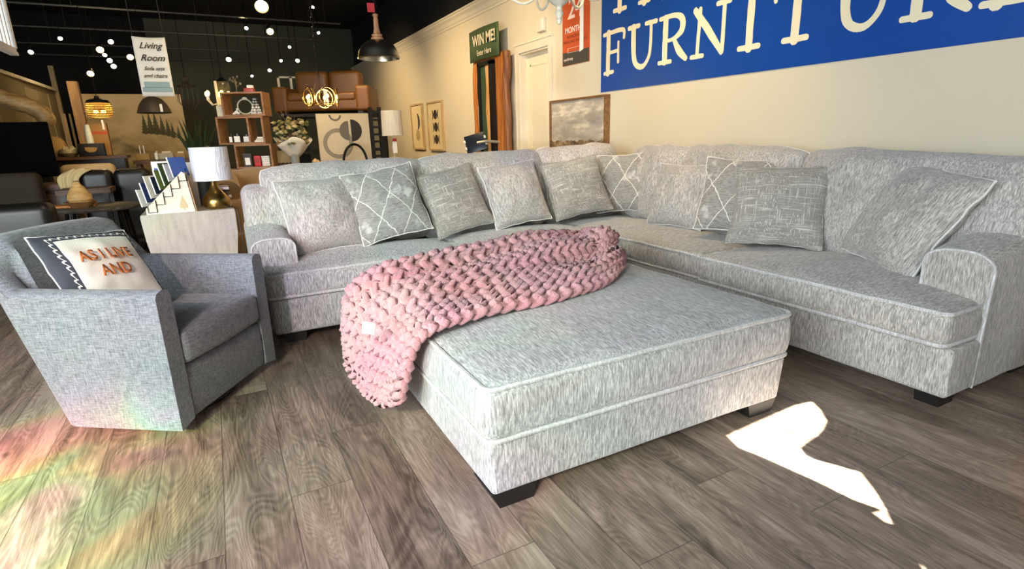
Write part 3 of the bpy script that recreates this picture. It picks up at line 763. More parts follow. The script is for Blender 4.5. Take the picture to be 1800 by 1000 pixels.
for ch, y0, wdt in (('F', 5.03, .90), ('U', 4.64, 1.06), ('R', 4.20, 1.0), ('N', 3.80, 1.08), ('I', 3.30, .54), ('T', 3.05, 1.0), ('U', 2.55, 1.06), ('R', 2.11, 1.0), ('E', 1.71, .9)):
    if ch == 'T': y0 = 3.0
    strokes(LET[ch], lambda q, y0=y0: (y0-q[0]*HT, 1.835+q[1]*HT)).obj('letter', CREAM, BN, smooth=False, fix=False)
for ch, y0 in (('T', 4.97), ('H', 4.50)):
    strokes(LET[ch], lambda q, y0=y0: (y0-q[0]*HT, 2.40+q[1]*HT)).obj('letter', CREAM, BN, smooth=False, fix=False)
# poster
PO = root('financing_poster', (3.746, 5.55, 1.99), 0, 'orange and dark poster reading 24 MONTHS beside the blue banner', 'poster')
G().box2((3.742, 5.285, 1.995), (3.749, 5.815, 2.80)).obj('sheet', plain('poster_orange', 'c6562c', .5, 0, .03), PO, smooth=False)
G().box2((3.7405, 5.29, 1.998), (3.743, 5.81, 2.135)).obj('footer', plain('poster_dark', '4a4640', .5), PO, smooth=False)
CW = plain('print_white', 'f1ddcf', .6, 0, .01); DKR = plain('print_brown', '7d3a22', .6)
text('24', .30, wallM(5.56, 2.57, 3.7405), 'number', CW, PO, .001, .12, bold=.004)
text('MONTHS', .085, wallM(5.58, 2.36, 3.7405), 'heading', CW, PO, .001, bold=.0015)
text('PROMOTIONAL\nFINANCING AVAILABLE', .045, wallM(5.56, 2.265, 3.7405), 'small_print', DKR, PO)
G().box2((3.7385, 5.42, 2.125), (3.741, 5.70, 2.128)).box2((3.7385, 5.42, 2.172), (3.741, 5.70, 2.175)).box2((3.7385, 5.70, 2.125), (3.741, 5.703, 2.175)).box2((3.7385, 5.417, 2.125), (3.741, 5.42, 2.175)).obj('box_outline', CW, PO, smooth=False)
text('synchrony', .045, wallM(5.69, 2.06, 3.7395), 'logo_text', CW, PO)
single(G().prism([(5.46, 2.11), (5.385, 2.13), (5.385, 2.60), (5.41, 2.64), (5.45, 2.60)], 3.733, 3.7345, ax=0), 'paper_tag', PAPER, 'white pointed paper strip hanging over the orange poster', 'tag', smooth=False)
# thermostat box
tb_ = at(953, 44, x=3.74)
ss_ = root('wall_sensor', (3.74, tb_.y, tb_.z), 0, 'small cream plastic box on the wall above the door', 'sensor')
G().rbox((3.728, tb_.y, tb_.z), (.022, .085, .075), .008, 2, 2).obj('housing', TRIM, ss_); G().rbox((3.715, tb_.y-.045, tb_.z), (.012, .03, .065), .006, 2, 2).obj('cover', WHITE, ss_)
# framed sky picture
FP = root('framed_landscape_print', (3.7, 5.45, 1.0), 0, 'brown framed picture of clouds over rocky hills, above the sofa corner', 'picture')
def sky_mat():
    t = NT('cloud_painting'); v = t.tc.outputs['Object']; Z = t.n('SeparateXYZ', {0: v}).outputs[2]
    f = t.noise(t.coord((1, 2.2, 7)), 1, 5, .6, .3)
    sky = t.ramp(f, [(.36, '9d958a'), (.5, 'b3aa9c'), (.6, 'ddd2bd')])
    rk = t.noise(t.coord((1, 9, 12)), 1, 5, .7, .4); rc = t.ramp(rk, [(.35, '4a3c30'), (.55, '8d7455'), (.7, 'c0a982')])
    hz = t.math('ADD', Z, t.math('MULTIPLY', t.noise(t.coord((1, 7, 1)), 1, 3), -.14))
    return t.done(t.mix(t.math('LESS_THAN', hz, .09), sky, rc), .8)
y0_, y1_ = 6.0, 4.93; zt_, zb_ = 1.605, 1.02
G().box2((3.70, y1_, zb_), (3.73, y0_, zt_)).obj('canvas', sky_mat(), FP, smooth=False)
fg = G(); th = .022
fg.box2((3.68, y1_-th, zb_-th), (3.745, y1_, zt_+th)).box2((3.68, y0_, zb_-th), (3.745, y0_+th, zt_+th)).box2((3.68, y1_, zt_), (3.745, y0_, zt_+th)).box2((3.68, y1_, zb_-th), (3.745, y0_, zb_))
fg.obj('frame', wood('frame_wood', '5a3d24', '7c5835', '9c7549', 'y'), FP, smooth=False)
# live edge slab with sign, frame and cards
SB = root('wood_slab_display', (3.65, 7.6, 0), 0, 'tall live edge wood slab standing by the door under the green sign', 'wood slab')
def slab_pt(u, v, x0=3.56, x1=3.66):
    ye = 8.10+.05*noise.noise(Vector((v*5, 1, 0))) if 0 else 0
    return 0
pl = []; prr = []
for k in range(17):
    z = 2.32*k/16; pl.append((8.08+.05*noise.noise(Vector((z*2.2, 1.5, 0)))-.03*(z > 2.2), z)); prr.append((7.02+.06*noise.noise(Vector((z*2.4, 7.5, 0)))+.03*(z > 2.2), z))
G().prism(pl+prr[::-1], 3.60, 3.68, ax=0).obj('board', WOOD_SLAB, SB, smooth=False)
bk = G()
for pp, sgn in ((prr, -1),): bk.tube([(3.63, p[0], p[1]) for p in pp], [.055+.012*noise.noise(Vector((i*.9, 0, 3))) for i in range(17)], 10)
bk.obj('bark_edge', wood('bark', '4c2a16', '84502a', 'b5793f', 'z'), SB)
FR = root('black_frame_wood_art', (3.58, 7.55, .92), 0, 'tall black framed strip of wood and green resin on the slab', 'framed art')
G().box2((3.54, 7.72, .95), (3.60, 7.78, 2.24)).box2((3.54, 7.30, .95), (3.60, 7.40, 2.24)).box2((3.54, 7.30, 2.20), (3.60, 7.78, 2.26)).box2((3.54, 7.30, .92), (3.60, 7.78, .98)).obj('frame', BLACK, FR, smooth=False)
G().prism([(7.72, .96), (7.60, .96), (7.57, 1.3), (7.60, 1.6), (7.56, 1.9), (7.58, 2.2), (7.72, 2.2)], 3.57, 3.598, ax=0).obj('green_resin', plain('resin_green', '3c5138', .4), FR, smooth=False)
G().prism([(7.57, .96), (7.40, .96), (7.40, 2.2), (7.56, 2.2), (7.54, 1.9), (7.58, 1.6), (7.55, 1.3)], 3.565, 3.598, ax=0).obj('wood_strip', wood('strip_wood', 'a87442', 'd3a36a', 'e8c490', 'z'), FR, smooth=False)
GS = root('win_me_sign', (3.55, 7.6, 2.28), 0, 'green sign reading WIN ME! Enter Here on top of the wood slab', 'sign')
def sgf(u, v): yy = 8.07-.96*u; return (3.57-.03*sin(u*PI), yy, 2.285+.415*v)
so = G().grid(sgf, 13, 3).obj('board', plain('sign_green', '4e6040', .6, 0, .02), GS); sm = so.modifiers.new('s', 'SOLIDIFY'); sm.thickness = .008
text('WIN ME!', .20, wallM(7.50, 2.54, 3.53), 'heading', CREAM, GS, .001, bold=.004, sx=.95)
text('Enter Here', .105, wallM(7.50, 2.375, 3.53), 'subheading', CREAM, GS, .001)
a_ = at(846, 159, x=3.59)
cd = root('light_bulb_card', (3.59, a_.y, a_.z), 0, 'small dark blue picture with a glowing white bulb on the slab', 'picture')
G().box2((3.585, a_.y-.14, a_.z-.11), (3.597, a_.y+.13, a_.z+.11)).obj('panel', plain('navy', '1c2438', .4), cd, smooth=False); G().ball((3.583, a_.y-.02, a_.z-.05), .03, 8, (.3, 1, 1.2)).obj('bulb_print', PAPER, cd)
a_ = at(847, 204, x=3.59)
cd = root('pamphlet', (3.59, a_.y, a_.z), 0, 'pale leaflet with yellow pictures pinned low on the slab', 'leaflet')
G().box2((3.59, a_.y-.13, a_.z-.15), (3.597, a_.y+.12, a_.z+.14)).obj('sheet', plain('pale_blue_print', 'cfd6cc', .6), cd, smooth=False)
for k in range(3): G().tube([(3.588, a_.y+.07-k*.07, a_.z-.02), (3.588, a_.y+.075-k*.07, a_.z+.07)], .012, 6).obj('picture_spot', plain('mustard%d' % k, '8d7a35', .6), cd)
a_ = at(836, 251, x=3.33)
tbm = Matrix.Translation(a_) @ Matrix.Rotation(rad(52), 4, 'Z') @ Matrix.Rotation(rad(12), 4, 'Y') @ Matrix.Rotation(rad(-14), 4, 'X')
TBL = root('tablet_on_stand', tuple(a_), 0, 'dark tablet on a clear wall bracket beside the wood slab', 'tablet')
G().rbox((0, 0, 0), (.008, .15, .125), .007, 2, 2, M=tbm).obj('screen', plain('tablet_dark', '1d2433', .2), TBL)
for sy in (-1, 1):
    for sz in (-.8, .8): G().rbox((-.004, sy*.152, sz*.06), (.014, .014, .02), .004, 2, 1, M=tbm).obj('clip', WHITE, TBL)
G().tube([tuple(a_+Vector((.02, -.02, 0))), tuple(a_+Vector((.1, -.14, .02))), (3.62, a_.y-.2, a_.z)], .02, 8).obj('bracket', plain('grey_bracket', 'a9a49a', .3, .3), TBL)
# moon prints
PWD = wood('print_frame', 'a58a62', 'c2a67c', 'd8bf98', 'z'); CANV = plain('print_paper', 'e2cfa4', .8, 0, .03); INK = plain('print_ink', '37302a', .8); INK2 = plain('print_ink_pale', 'b09d78', .8)
def wallprint(name, tl, br, label):
    a = at(*tl, x=3.735); b = at(*br, x=3.735); Y0, Y1, Z1, Z0 = a.y, b.y, a.z, b.z
    r = root(name, (3.73, (Y0+Y1)/2, Z0), 0, label, 'picture')
    G().box2((3.72, Y1, Z0), (3.745, Y0, Z1)).obj('sheet', CANV, r, smooth=False)
    q = .03; G().box2((3.70, Y1-q, Z0-q), (3.748, Y1, Z1+q)).box2((3.70, Y0, Z0-q), (3.748, Y0+q, Z1+q)).box2((3.70, Y1, Z1), (3.748, Y0, Z1+q)).box2((3.70, Y1, Z0-q), (3.748, Y0, Z0)).obj('frame', PWD, r, smooth=False)
    return r, Y0, Y1, Z0, Z1
def crescent(cy, cz, R, f, flip=1):
    P = [(cy+flip*R*cos(a), cz+R*sin(a)) for a in [PI/2+PI*i/12 for i in range(13)]]
    Q = [(cy+flip*R*f*cos(a), cz+R*sin(a)) for a in [3*PI/2-PI*i/12 for i in range(1, 12)]]
    return P+Q
r, Y0, Y1, Z0, Z1 = wallprint('moon_print', (724, 187), (747, 260), 'narrow framed print with one dark crescent over a pale oval')
yc = (Y0+Y1)/2
G().prism(crescent(yc, Z0+(Z1-Z0)*.62, .16, .35, 1), 3.716, 3.72, ax=0).obj('crescent', INK, r, smooth=False)
G().prism([(yc+.12*cos(a*PI/8), Z0+(Z1-Z0)*.30+.11*sin(a*PI/8)) for a in range(16)], 3.717, 3.72, ax=0).obj('pale_moon', INK2, r, smooth=False)
r, Y0, Y1, Z0, Z1 = wallprint('moon_phase_print', (753, 183), (782, 262), 'framed print with nine dark moon phases in three rows')
for i in range(3):
    for j, f in enumerate((.5, -1, .6)):
        cy = Y0+(Y1-Y0)*(.27+.25*j); cz = Z1-(Z1-Z0)*(.25+.27*i); 
        G().prism(crescent(cy, cz, .085, f, -1 if j == 2 else 1), 3.716, 3.72, ax=0).obj('moon', INK, r, smooth=False)
# ================================================================== LAMP TABLE
GT = root('wood_drum_table', (-.24, 5.2, 0), 0, 'pale greyed wood end table with tapering curved sides left of the sofa', 'side table')
def ring_mat():
    t = NT('pale_ringed_wood'); f = t.noise(t.coord((3, 1, 3), loc=(.1, 0, -.3)), 1, 4, .5, 1.0)
    q = t.math('SINE', t.math('MULTIPLY', f, 120)); n2 = t.noise(t.coord((30, 30, 5)), 1, 3)
    k = t.math('ADD', t.math('MULTIPLY', q, .05), n2)
    return t.done(t.ramp(k, [(.25, 'a69e92'), (.5, 'b6afa3'), (.8, 'c4bdb2')]), .7, bump=k, dist=.002, strength=.3)
tp_ = [(-.555, .742), (.08, .742), (.085, .72), (.082, .55), (.06, .4), (.02, .2), (-.02, .0), (-.46, 0), (-.50, .2), (-.53, .4), (-.55, .55), (-.56, .72)]
G().prism(tp_, 4.98, 5.45, ax=1).obj('body', ring_mat(), GT, smooth=False)
CT = root('card_holder', (-.35, 5.1, .742), 0, 'pale plywood stair-step display rack holding leaflets on the drum table', 'card rack')
sp_ = [(-.515, .742), (-.185, .742), (-.215, 1.03), (-.24, 1.05), (-.515, .785)]
for y in (5.0, 5.22): G().prism(sp_, y, y+.012, ax=1).obj('side_panel', WOOD_PALE, CT, smooth=False)
G().prism([(-.19, .742), (-.178, .742), (-.21, 1.04), (-.222, 1.04)], 5.0, 5.232, ax=1).obj('back_panel', wood('tan_ply', 'a3875f', 'b99c74', 'c9ad86', 'z'), CT, smooth=False)
tr = G().prism([(-.29, .775), (-.235, .775), (-.235, .80), (-.262, .87), (-.29, .80)], 4.997, 5.0, ax=1).box2((-.268, 4.997, .757), (-.256, 5.0, .775)); tr.obj('tree_print', plain('tan_line_print', 'cdbd96', .8), CT, smooth=False)
for k in range(5):
    x = -.50+.058*k; z = .775+.056*k
    G().tube([(x, 4.992, z+.025 if k == 0 else z), (x, 4.992, z-.018), (x+.058, 4.992, z-.018), (x+.058, 4.992, z+.075)], .0032, 6).obj('wire_step', BLACKMET, CT)
cardc = ['f2f0ec', '2b3c6e', 'e6e4da', '1f2c44', '6c7f3f', '3e5a36', 'dfe3ea', '3c61ad']
for k in range(8):
    x = -.485+.034*k; zb = .80+.03*k; hh = .13+.02*(k % 3)
    M = Matrix.Translation((x, 5.11, zb)) @ Matrix.Rotation(rad(-38), 4, 'Z') @ Matrix.Rotation(rad(-12), 4, 'Y')
    c = root('leaflet', (x, 5.11, zb), 0, ['white-edged leaflet standing lowest in the plywood rack', 'navy leaflet standing second from the front in the plywood rack', 'cream leaflet third from the front in the plywood rack', 'dark leaflet in the middle of the plywood rack', 'olive green leaflet behind the dark one in the plywood rack', 'dark green leaflet near the top of the plywood rack', 'pale blue leaflet standing near the back of the plywood rack', 'bright blue leaflet standing highest in the plywood rack'][k], 'leaflet', 'leaflets in the plywood rack')
    G().box((0, 0, hh/2), (.0035, .085, hh/2), M).obj('cover', plain('leaflet_%d' % k, cardc[k], .5), c, smooth=False)
    G().box((0, -.0866, hh/2), (.0045, .0015, hh/2+.002), M).obj('page_edge', PAPER, c, smooth=False)
# blue booklet lying upright behind the rack
bb = root('blue_booklet', (-.36, 5.3, .742), 0, 'blue and white booklet standing behind the plywood rack', 'booklet')
G().box((-.375, 5.30, .935), (.075, .012, .19)).obj('block', PAPER, bb, smooth=False); G().box((-.375, 5.286, 1.03), (.06, .003, .045)).obj('cover_print', plain('booklet_blue', '31519c', .4), bb, smooth=False)
bb = root('white_box', (-.22, 5.33, .742), 0, 'slim white box standing behind the rack, near the lamp shade', 'box')
G().box((-.20, 5.33, .925), (.045, .03, .183)).obj('carton', PAPER, bb, smooth=False); G().box((-.155, 5.33, .925), (.002, .028, .18)).obj('dark_side', BLACK, bb, smooth=False)
TL = root('brass_table_lamp', (-.035, 5.12, .742), 0, 'brass teardrop table lamp with wrapped white drum shade on the drum table', 'lamp')
G().lathe([(0, 0), (.075, 0), (.098, .02), (.104, .05), (.095, .085), (.062, .125), (.034, .165), (.022, .21), (.019, .25), (0, .25)], (-.035, 5.12, .742), 32).obj('base', BRASS, TL)
def wrap_mat():
    t = NT('wrapped_shade'); f = t.noise(t.coord((30, 30, 5)), 1, 4, .6, 2)
    return t.done(t.ramp(f, [(.3, 'd5dce6'), (.6, 'f3f6fa')]), .25, bump=f, dist=.01, strength=.8)
G().lathe([(.138, .225), (.142, .225), (.138, .482), (.134, .482)], (-.035, 5.12, .742), 40, close=False).obj('shade', wrap_mat(), TL)
G().tube([(-.173, 5.12, 1.222), (.103, 5.12, 1.222)], .003, 5).tube([(-.035, 4.98, 1.222), (-.035, 5.26, 1.222)], .003, 5).lathe([(0, 0), (.012, 0), (.012, .02), (0, .03)], (-.035, 5.12, 1.21), 10).tube([(-.035, 5.12, .98), (-.035, 5.12, 1.22)], .006, 6).obj('shade_frame', BRASS, TL)
single(G().tube([(.05, 5.10, .748), (.078, 5.05, .752), (.10, 4.96, .74), (.105, 4.93, .6), (.105, 4.92, .4), (.11, 4.95, .05)], .0035, 6), 'lamp_cord', BLACK, 'thin black lamp cord hanging down between drum table and sofa', 'cord')
for k, (dx, dz, c) in enumerate(((.03, .04, 'e9e6e0'), (.05, .09, 'b8423a'), (.04, .13, 'dedee2'))):
    pass
mg = root('magazine_stack', (.0, 5.32, .742), 0, 'small untidy stack of magazines behind the brass lamp', 'magazines')
for k in range(5):
    M = Matrix.Translation((.0, 5.32, .75+.035*k)) @ Matrix.Rotation(rad(8*(k % 3)-8), 4, 'Z') @ Matrix.Rotation(rad(4*(k % 2)), 4, 'Y')
    G().box((0, 0, 0), (.07, .09, .012), M).obj('magazine', plain('mag_%d' % k, ['efe9e0', 'a8392e', 'ddd7cc', '453e38', 'eceef2'][k], .4), mg, smooth=False)
# tufted sofa behind
TS = root('channel_back_sofa', (.35, 6.0, 0), 0, 'tan channel-tufted sofa just behind the left run of the sectional', 'sofa')
TAN = plain('tan_velvet', 'cdaa7c', .85, 0, .06, 8, Sheen_Weight=.4)
def ch_back(q, u): return (q[0], q[1]-.014*abs(sin(q[0]*22)), q[2]+.03*cos(u[0]*1.4)+.008*abs(sin(q[0]*22)))
G().rbox((.62, 6.15, .70), (.62, .12, .275), .09, 4, 40, ch_back).obj('backrest', TAN, TS)
G().rbox((.62, 5.78, .27), (.60, .36, .2), .06, 3, 4).obj('seat', TAN, TS)
for ax_ in (.09, 1.16):
    g = G(); g.rbox((ax_, 5.84, .40), (.10, .32, .36), .07, 4, 4); g.tube([(ax_-.02, 5.58, .83), (ax_-.02, 5.7, .86), (ax_-.02, 6.0, .90), (ax_-.02, 6.15, .92)], .10, 20); g.obj('arm', TAN, TS)
for (x, y) in ((.1, 5.5), (1.15, 5.5), (.1, 6.1), (1.15, 6.1)): G().tube([(x, y, 0), (x, y, .08)], .025, 8).obj('foot', BLACKWOOD, TS)
# ================================================================== LONG CONSOLE BEHIND THE SECTIONAL
def mini(name, label, cat, loc, group=None): return root(name, loc, 0, label, cat, group)
CZ = .925
CN = mini('long_console_table', 'long brown wooden console behind the sofa carrying the art and lamp', 'console table', (1.3, 8.0, 0))
G().box2((.0, 7.75, CZ-.04), (2.65, 8.35, CZ)).obj('top', WOOD_MED, CN, smooth=False)
for (x, y) in ((.05, 7.82), (2.6, 7.82), (.05, 8.28), (2.6, 8.28)): G().box2((x-.04, y-.04, 0), (x+.04, y+.04, CZ-.04)).obj('leg', WOOD_MED, CN, smooth=False)
G().box2((.05, 7.8, CZ-.16), (2.6, 7.83, CZ-.04)).obj('apron', WOOD_MED, CN, smooth=False)
_before = set(COL.objects.keys())
SH = mini('stacked_cube_shelf', 'staggered stack of open wooden cube shelves holding gifts', 'shelf', (.45, 8.1, CZ))
def cube(x0, x1, z0, z1, div=None, t=.022, back=False):
    g = G(); y0, y1 = 7.98, 8.30
    g.box2((x0, y0, z0), (x0+t, y1, z1)).box2((x1-t, y0, z0), (x1, y1, z1)).box2((x0+t, y0, z0), (x1-t, y1, z0+t)).box2((x0+t, y0, z1-t), (x1-t, y1, z1))
    if div: g.box2((div-t/2, y0, z0+t), (div+t/2, y1, z1-t))
    return g.obj('cube_box', WOOD_MED, SH, smooth=False)
cube(.27, .72, CZ, 1.228); cube(.10, .66, 1.23, 1.568, .475); cube(.20, .70, 1.57, 1.86)
ty = 8.05
def lbl(x, z, hw, hh, par, y=8.03): G().box((x, y, z), (hw, .002, hh)).obj('label', PAPER, par, smooth=False)
def jar(x, z, r, h, col, label, gname='candle_jar', lab=True, cat='candle'):
    o = mini(gname, label, cat, (x, 8.1, z)); G().lathe([(0, 0), (r, 0), (r, h*.9), (r*.8, h), (0, h)], (x, 8.1, z), 14).obj('jar', plain('jar'+str(round(x*100)), col, .3), o)
    if lab: G().box((x, 8.1-r-.001, z+h*.36), (r*.8, .002, h*.3)).obj('label', PAPER, o, smooth=False)
jar(.215, 1.253, .022, .11, '241f1c', 'slim dark candle jar, leftmost on the middle cube shelf')
jar(.30, 1.253, .045, .12, '2a2320', 'wide dark candle jar with cream label beside the slim jar')
jar(.41, 1.253, .042, .11, '2a2320', 'dark candle jar with white label by the shelf divider')
bx = mini('cream_candle', 'cream boxed candle on the ledge left of the top cube', 'candle', (.15, 8.1, 1.57)); G().rbox((.15, 8.1, 1.64), (.045, .045, .068), .006, 2, 1).obj('box', plain('cream_box', 'e0d3b4', .6), bx); G().box((.15, 8.052, 1.64), (.035, .002, .05)).obj('print', TRIM, bx, smooth=False)
bx = mini('soap_stack', 'little pale stack of soaps right of the shelf divider', 'soap', (.56, 8.1, 1.253))
for k in range(3): G().rbox((.56+.01*k, 8.1, 1.263+.022*k), (.055-.008*k, .04, .01), .004, 2, 1).obj('bar', PAPER if k != 1 else WOOD_PALE, bx)
# tinsel tree, wreath, animal figures in the top cube
tr_ = mini('white_ornament_tree', 'white tiered ornament tree in the top cube shelf', 'ornament', (.56, 8.12, 1.592))
for k in range(6):
    rr, zz = .055-.008*k, 1.61+.034*k
    for j in range(8-k): a = 2*PI*j/(8-k)+k; G().ball((.56+rr*cos(a), 8.12+rr*sin(a), zz), .017-.0012*k, 6).obj('bauble', PAPER, tr_)
wr_ = mini('wreath_ornament', 'white rope ring ornament with bow standing in the top cube', 'ornament', (.44, 8.1, 1.592))
G().tube([(.44+.09*cos(a*PI/14), 8.1, 1.69+.09*sin(a*PI/14)) for a in range(28)], .009, 6, closed=True).obj('ring', plain('pale_green_white', 'c9cab8', .8), wr_)
G().ball((.45, 8.09, 1.79), .02, 6, (1.5, .5, .8)).obj('bow', WOOD_PALE, wr_)
dg_ = mini('white_figurine', 'small white curled animal figurine at the left of the top cube', 'figurine', (.33, 8.08, 1.592))
G().tube([(.29, 8.08, 1.60), (.33, 8.08, 1.625), (.37, 8.08, 1.605)], [.012, .022, .012], 8).ball((.345, 8.08, 1.66), .014, 6).tube([(.34, 8.08, 1.63), (.345, 8.08, 1.66)], .008, 6).obj('body', PAPER, dg_)
bs = mini('brass_bird_sculpture', 'spiky silver branch ornament standing on top of the cube shelf', 'ornament', (.36, 8.12, 1.86))
G().tube([(.36, 8.12, 1.86), (.36, 8.12, 2.02)], .008, 6).lathe([(.035, 0), (.03, .012), (0, .015)], (.36, 8.12, 1.86), 12).obj('stem', CHROME, bs)
for j in range(8): a = j*PI/4; G().tube([(.36, 8.12, 1.93+.012*j), (.36+.06*cos(a), 8.12+.05*sin(a), 1.96+.012*j)], .004, 5).ball((.36+.062*cos(a), 8.12+.05*sin(a), 1.965+.012*j), .013, 6).obj('branch', CHROME, bs)
rl = mini('red_ornament_box', 'small red ornament box on top of the cube shelf', 'ornament', (.52, 8.1, 1.86)); G().rbox((.52, 8.1, 1.885), (.06, .04, .025), .008, 2, 1).obj('body', plain('toy_red', 'a5382c', .4), rl); G().rbox((.535, 8.1, 1.925), (.035, .03, .02), .006, 2, 1).obj('cab', PAPER, rl)
# bottom cube: book, boxes
bx = mini('boxed_candle', 'dark box with white label in the bottom cube shelf', 'box', (.39, 8.1, CZ+.022)); G().box((.39, 8.1, CZ+.105), (.05, .05, .083)).obj('carton', plain('dk_carton', '2c201b', .5), bx, smooth=False); lbl(.39, CZ+.09, .03, .045, bx, 8.048)
bx = mini('red_box', 'bright red little box in the bottom cube shelf', 'box', (.50, 8.1, CZ+.022)); G().rbox((.505, 8.1, CZ+.09), (.04, .04, .065), .005, 2, 1).obj('carton', plain('bright_red', 'c41f25', .5), bx); G().box((.505, 8.058, CZ+.10), (.03, .002, .03)).obj('front_panel', plain('deep_red', 'a3161c', .5), bx, smooth=False)
bx = mini('folded_towels', 'stack of folded white towels in the bottom cube shelf', 'towels', (.61, 8.1, CZ+.022))
for k in range(5): G().rbox((.61, 8.1, CZ+.035+.026*k), (.05, .05, .012), .01, 3, 2).obj('towel', PAPER, bx)
PV = Matrix.Translation((.45, 8.1, 0)) @ Matrix.Rotation(rad(-20), 4, 'Z') @ Matrix.Translation((-.45, -8.1, 0))
for o in list(COL.objects):
    if o.name not in _before and o.parent is None: o.matrix_basis = PV @ o.matrix_basis
# bouquet in wrapped vase
VB = mini('flower_bouquet_vase', 'dried flower bouquet wrapped in paper in a glass vase on the console', 'bouquet', (.93, 7.9, CZ))
G().lathe([(0, .0), (.05, 0), (.055, .02), (.065, .24), (.06, .24), (.05, .02), (0, .015)], (.93, 7.9, CZ), 20).obj('vase', plain('vase_glass', 'c9cdc8', .1, 0, .02, Transmission_Weight=.6), VB)
def wrapf(u, v):
    a = 2*PI*u; r = .055+.16*v**.9*(1+.22*sin(a*5+1)); return (.93+r*cos(a), 7.9+.7*r*sin(a), CZ+.12+.21*v+.05*v*sin(a*3))
wo = G().grid(wrapf, 40, 6, closed_u=True).obj('paper_wrap', plain('wrap_paper', 'cfcabb', .5, 0, .04), VB); m_ = wo.modifiers.new('s', 'SOLIDIFY'); m_.thickness = .003
FC = [plain('bloom_%d' % i, c, .9) for i, c in enumerate(('93844f', '6b6a3c', 'b09f70', '565f38', 'c4b68e'))]
rnd = random.Random(3)
for k in range(88):
    a = rnd.random()*2*PI; rr = .21*math.sqrt(rnd.random()); hz = .34+.30*rnd.random()-rr*.3
    c = (.92+rr*cos(a), 7.9+.7*rr*sin(a), CZ+hz); G().ball(c, .018+.018*rnd.random(), 8, (1, 1, .7), jit=.9).obj('blossom', FC[k % 5], VB)
for k in range(7):
    x = .78+.06*k*(.8 if k > 2 else 1); hgt = .72 if k < 3 else .60
    G().tube([(.93, 7.9, CZ+.3), (x*.5+.46, 7.9, CZ+.55), (x-.02, 7.9, CZ+hgt+.03*(k % 3))], .004, 5).obj('twig', WOOD_DARK, VB)
# abstract circle art
AA = mini('abstract_circle_canvas', 'cream canvas with overlapping grey and black circles on the console', 'picture', (1.65, 8.2, CZ))
AX0, AX1, AZ0, AZ1 = 1.30, 2.01, CZ, 1.60
G().box2((AX0, 8.18, AZ0), (AX1, 8.22, AZ1)).obj('canvas', plain('art_canvas', 'cbbfa4', .8, 0, .05, 6), AA, smooth=False)
def ringp(cx, cz, r0, r1, a0, a1, y, name, mat, n=36):
    P = [(cx+r1*cos(a0+(a1-a0)*i/n), cz+r1*sin(a0+(a1-a0)*i/n)) for i in range(n+1)]
    Q = [(cx+r0*cos(a0+(a1-a0)*i/n), cz+r0*sin(a0+(a1-a0)*i/n)) for i in range(n+1)][::-1]
    g = G(); 
    for i in range(n): g.add([(P[i][0], y, P[i][1]), (P[i+1][0], y, P[i+1][1]), (Q[n-1-i][0], y, Q[n-1-i][1]), (Q[n-i][0], y, Q[n-i][1])], [(0, 1, 2, 3)])
    return g.obj(name, mat, AA, smooth=False)
GR = plain('art_grey', '8d8577', .8); GR2 = plain('art_grey_dark', '6c665c', .8); BK = plain('art_black', '2e2b28', .8)
ringp(1.56, 1.20, .15, .205, 0, 2*PI, 8.178, 'grey_ring', GR)
ringp(1.72, 1.37, 0, .13, PI/2, 3*PI/2, 8.176, 'grey_half_disc', GR2); ringp(1.75, 1.37, 0, .15, -PI/2, PI/2, 8.176, 'black_half_disc', BK)
ringp(1.55, 1.585, .06, .085, PI, 2*PI-.1, 8.176, 'brown_arc', GR2)
AR = mini('black_arch_sculpture', 'black metal half ring sculpture in front of the circle canvas', 'sculpture', (1.72, 7.95, CZ))
G().tube([(1.72+.16*cos(PI*i/20), 7.95, CZ+.005+.26*sin(PI*i/20)*.98) for i in range(21)], .017, 8).obj('arch', BLACKMET, AR); G().box2((1.53, 7.91, CZ), (1.91, 7.99, CZ+.012)).obj('base', BLACKMET, AR, smooth=False)
bw = mini('beaded_garland', 'cream beaded garland lying on the console before the canvas', 'garland', (1.55, 7.82, CZ))
for k in range(14): G().ball((1.38+.026*k, 7.82+.01*(k % 2), CZ+.016), .016, 8).obj('bead', plain('bead', 'd8c49a', .7) if k == 0 else bpy.data.materials['bead'], bw)
dc = mini('carved_wood_shell', 'small pale carved piece on the console left of the canvas', 'ornament', (1.20, 8.0, CZ)); G().ball((1.2, 8.0, CZ+.04), .05, 12, (1, .7, .8), jit=.6).obj('carving', plain('pale_carving', 'd9bf92', .7), dc)
pg = mini('tan_pillow', 'tan pillow propped behind the vase on the console', 'cushion', (.82, 8.15, CZ)); g, per = pillow_geo(.30, .22, .12, 61, 12); g.obj('cover', plain('tan_pillow', 'b79d6b', .9), None).parent = pg; pg.children[0].matrix_basis = Matrix.Translation((0, 0, .11)); 
gb = mini('dark_glass_ornament', 'pair of dark glossy glass balls beside the vase', 'ornament', (.80, 7.86, CZ))
for k in range(4): G().ball((.74+.045*k, 7.86+.03*(k % 2), CZ+.03), .032, 10).obj('glass_ball', plain('dark_glass', '3a2a22', .08, .2) if k == 0 else bpy.data.materials['dark_glass'], gb)
# black slatted rack next to canvas
LR = mini('black_slat_rack', 'narrow black open rack standing right of the circle canvas', 'rack', (2.08, 8.2, CZ))
for x in (2.04, 2.17): G().box2((x-.022, 8.15, CZ), (x+.022, 8.22, 1.68)).obj('upright', BLACK, LR, smooth=False)
for k in range(7): G().box2((2.06, 8.16, CZ+.07+.1*k), (2.15, 8.21, CZ+.10+.1*k)).obj('rung', BLACK, LR, smooth=False)
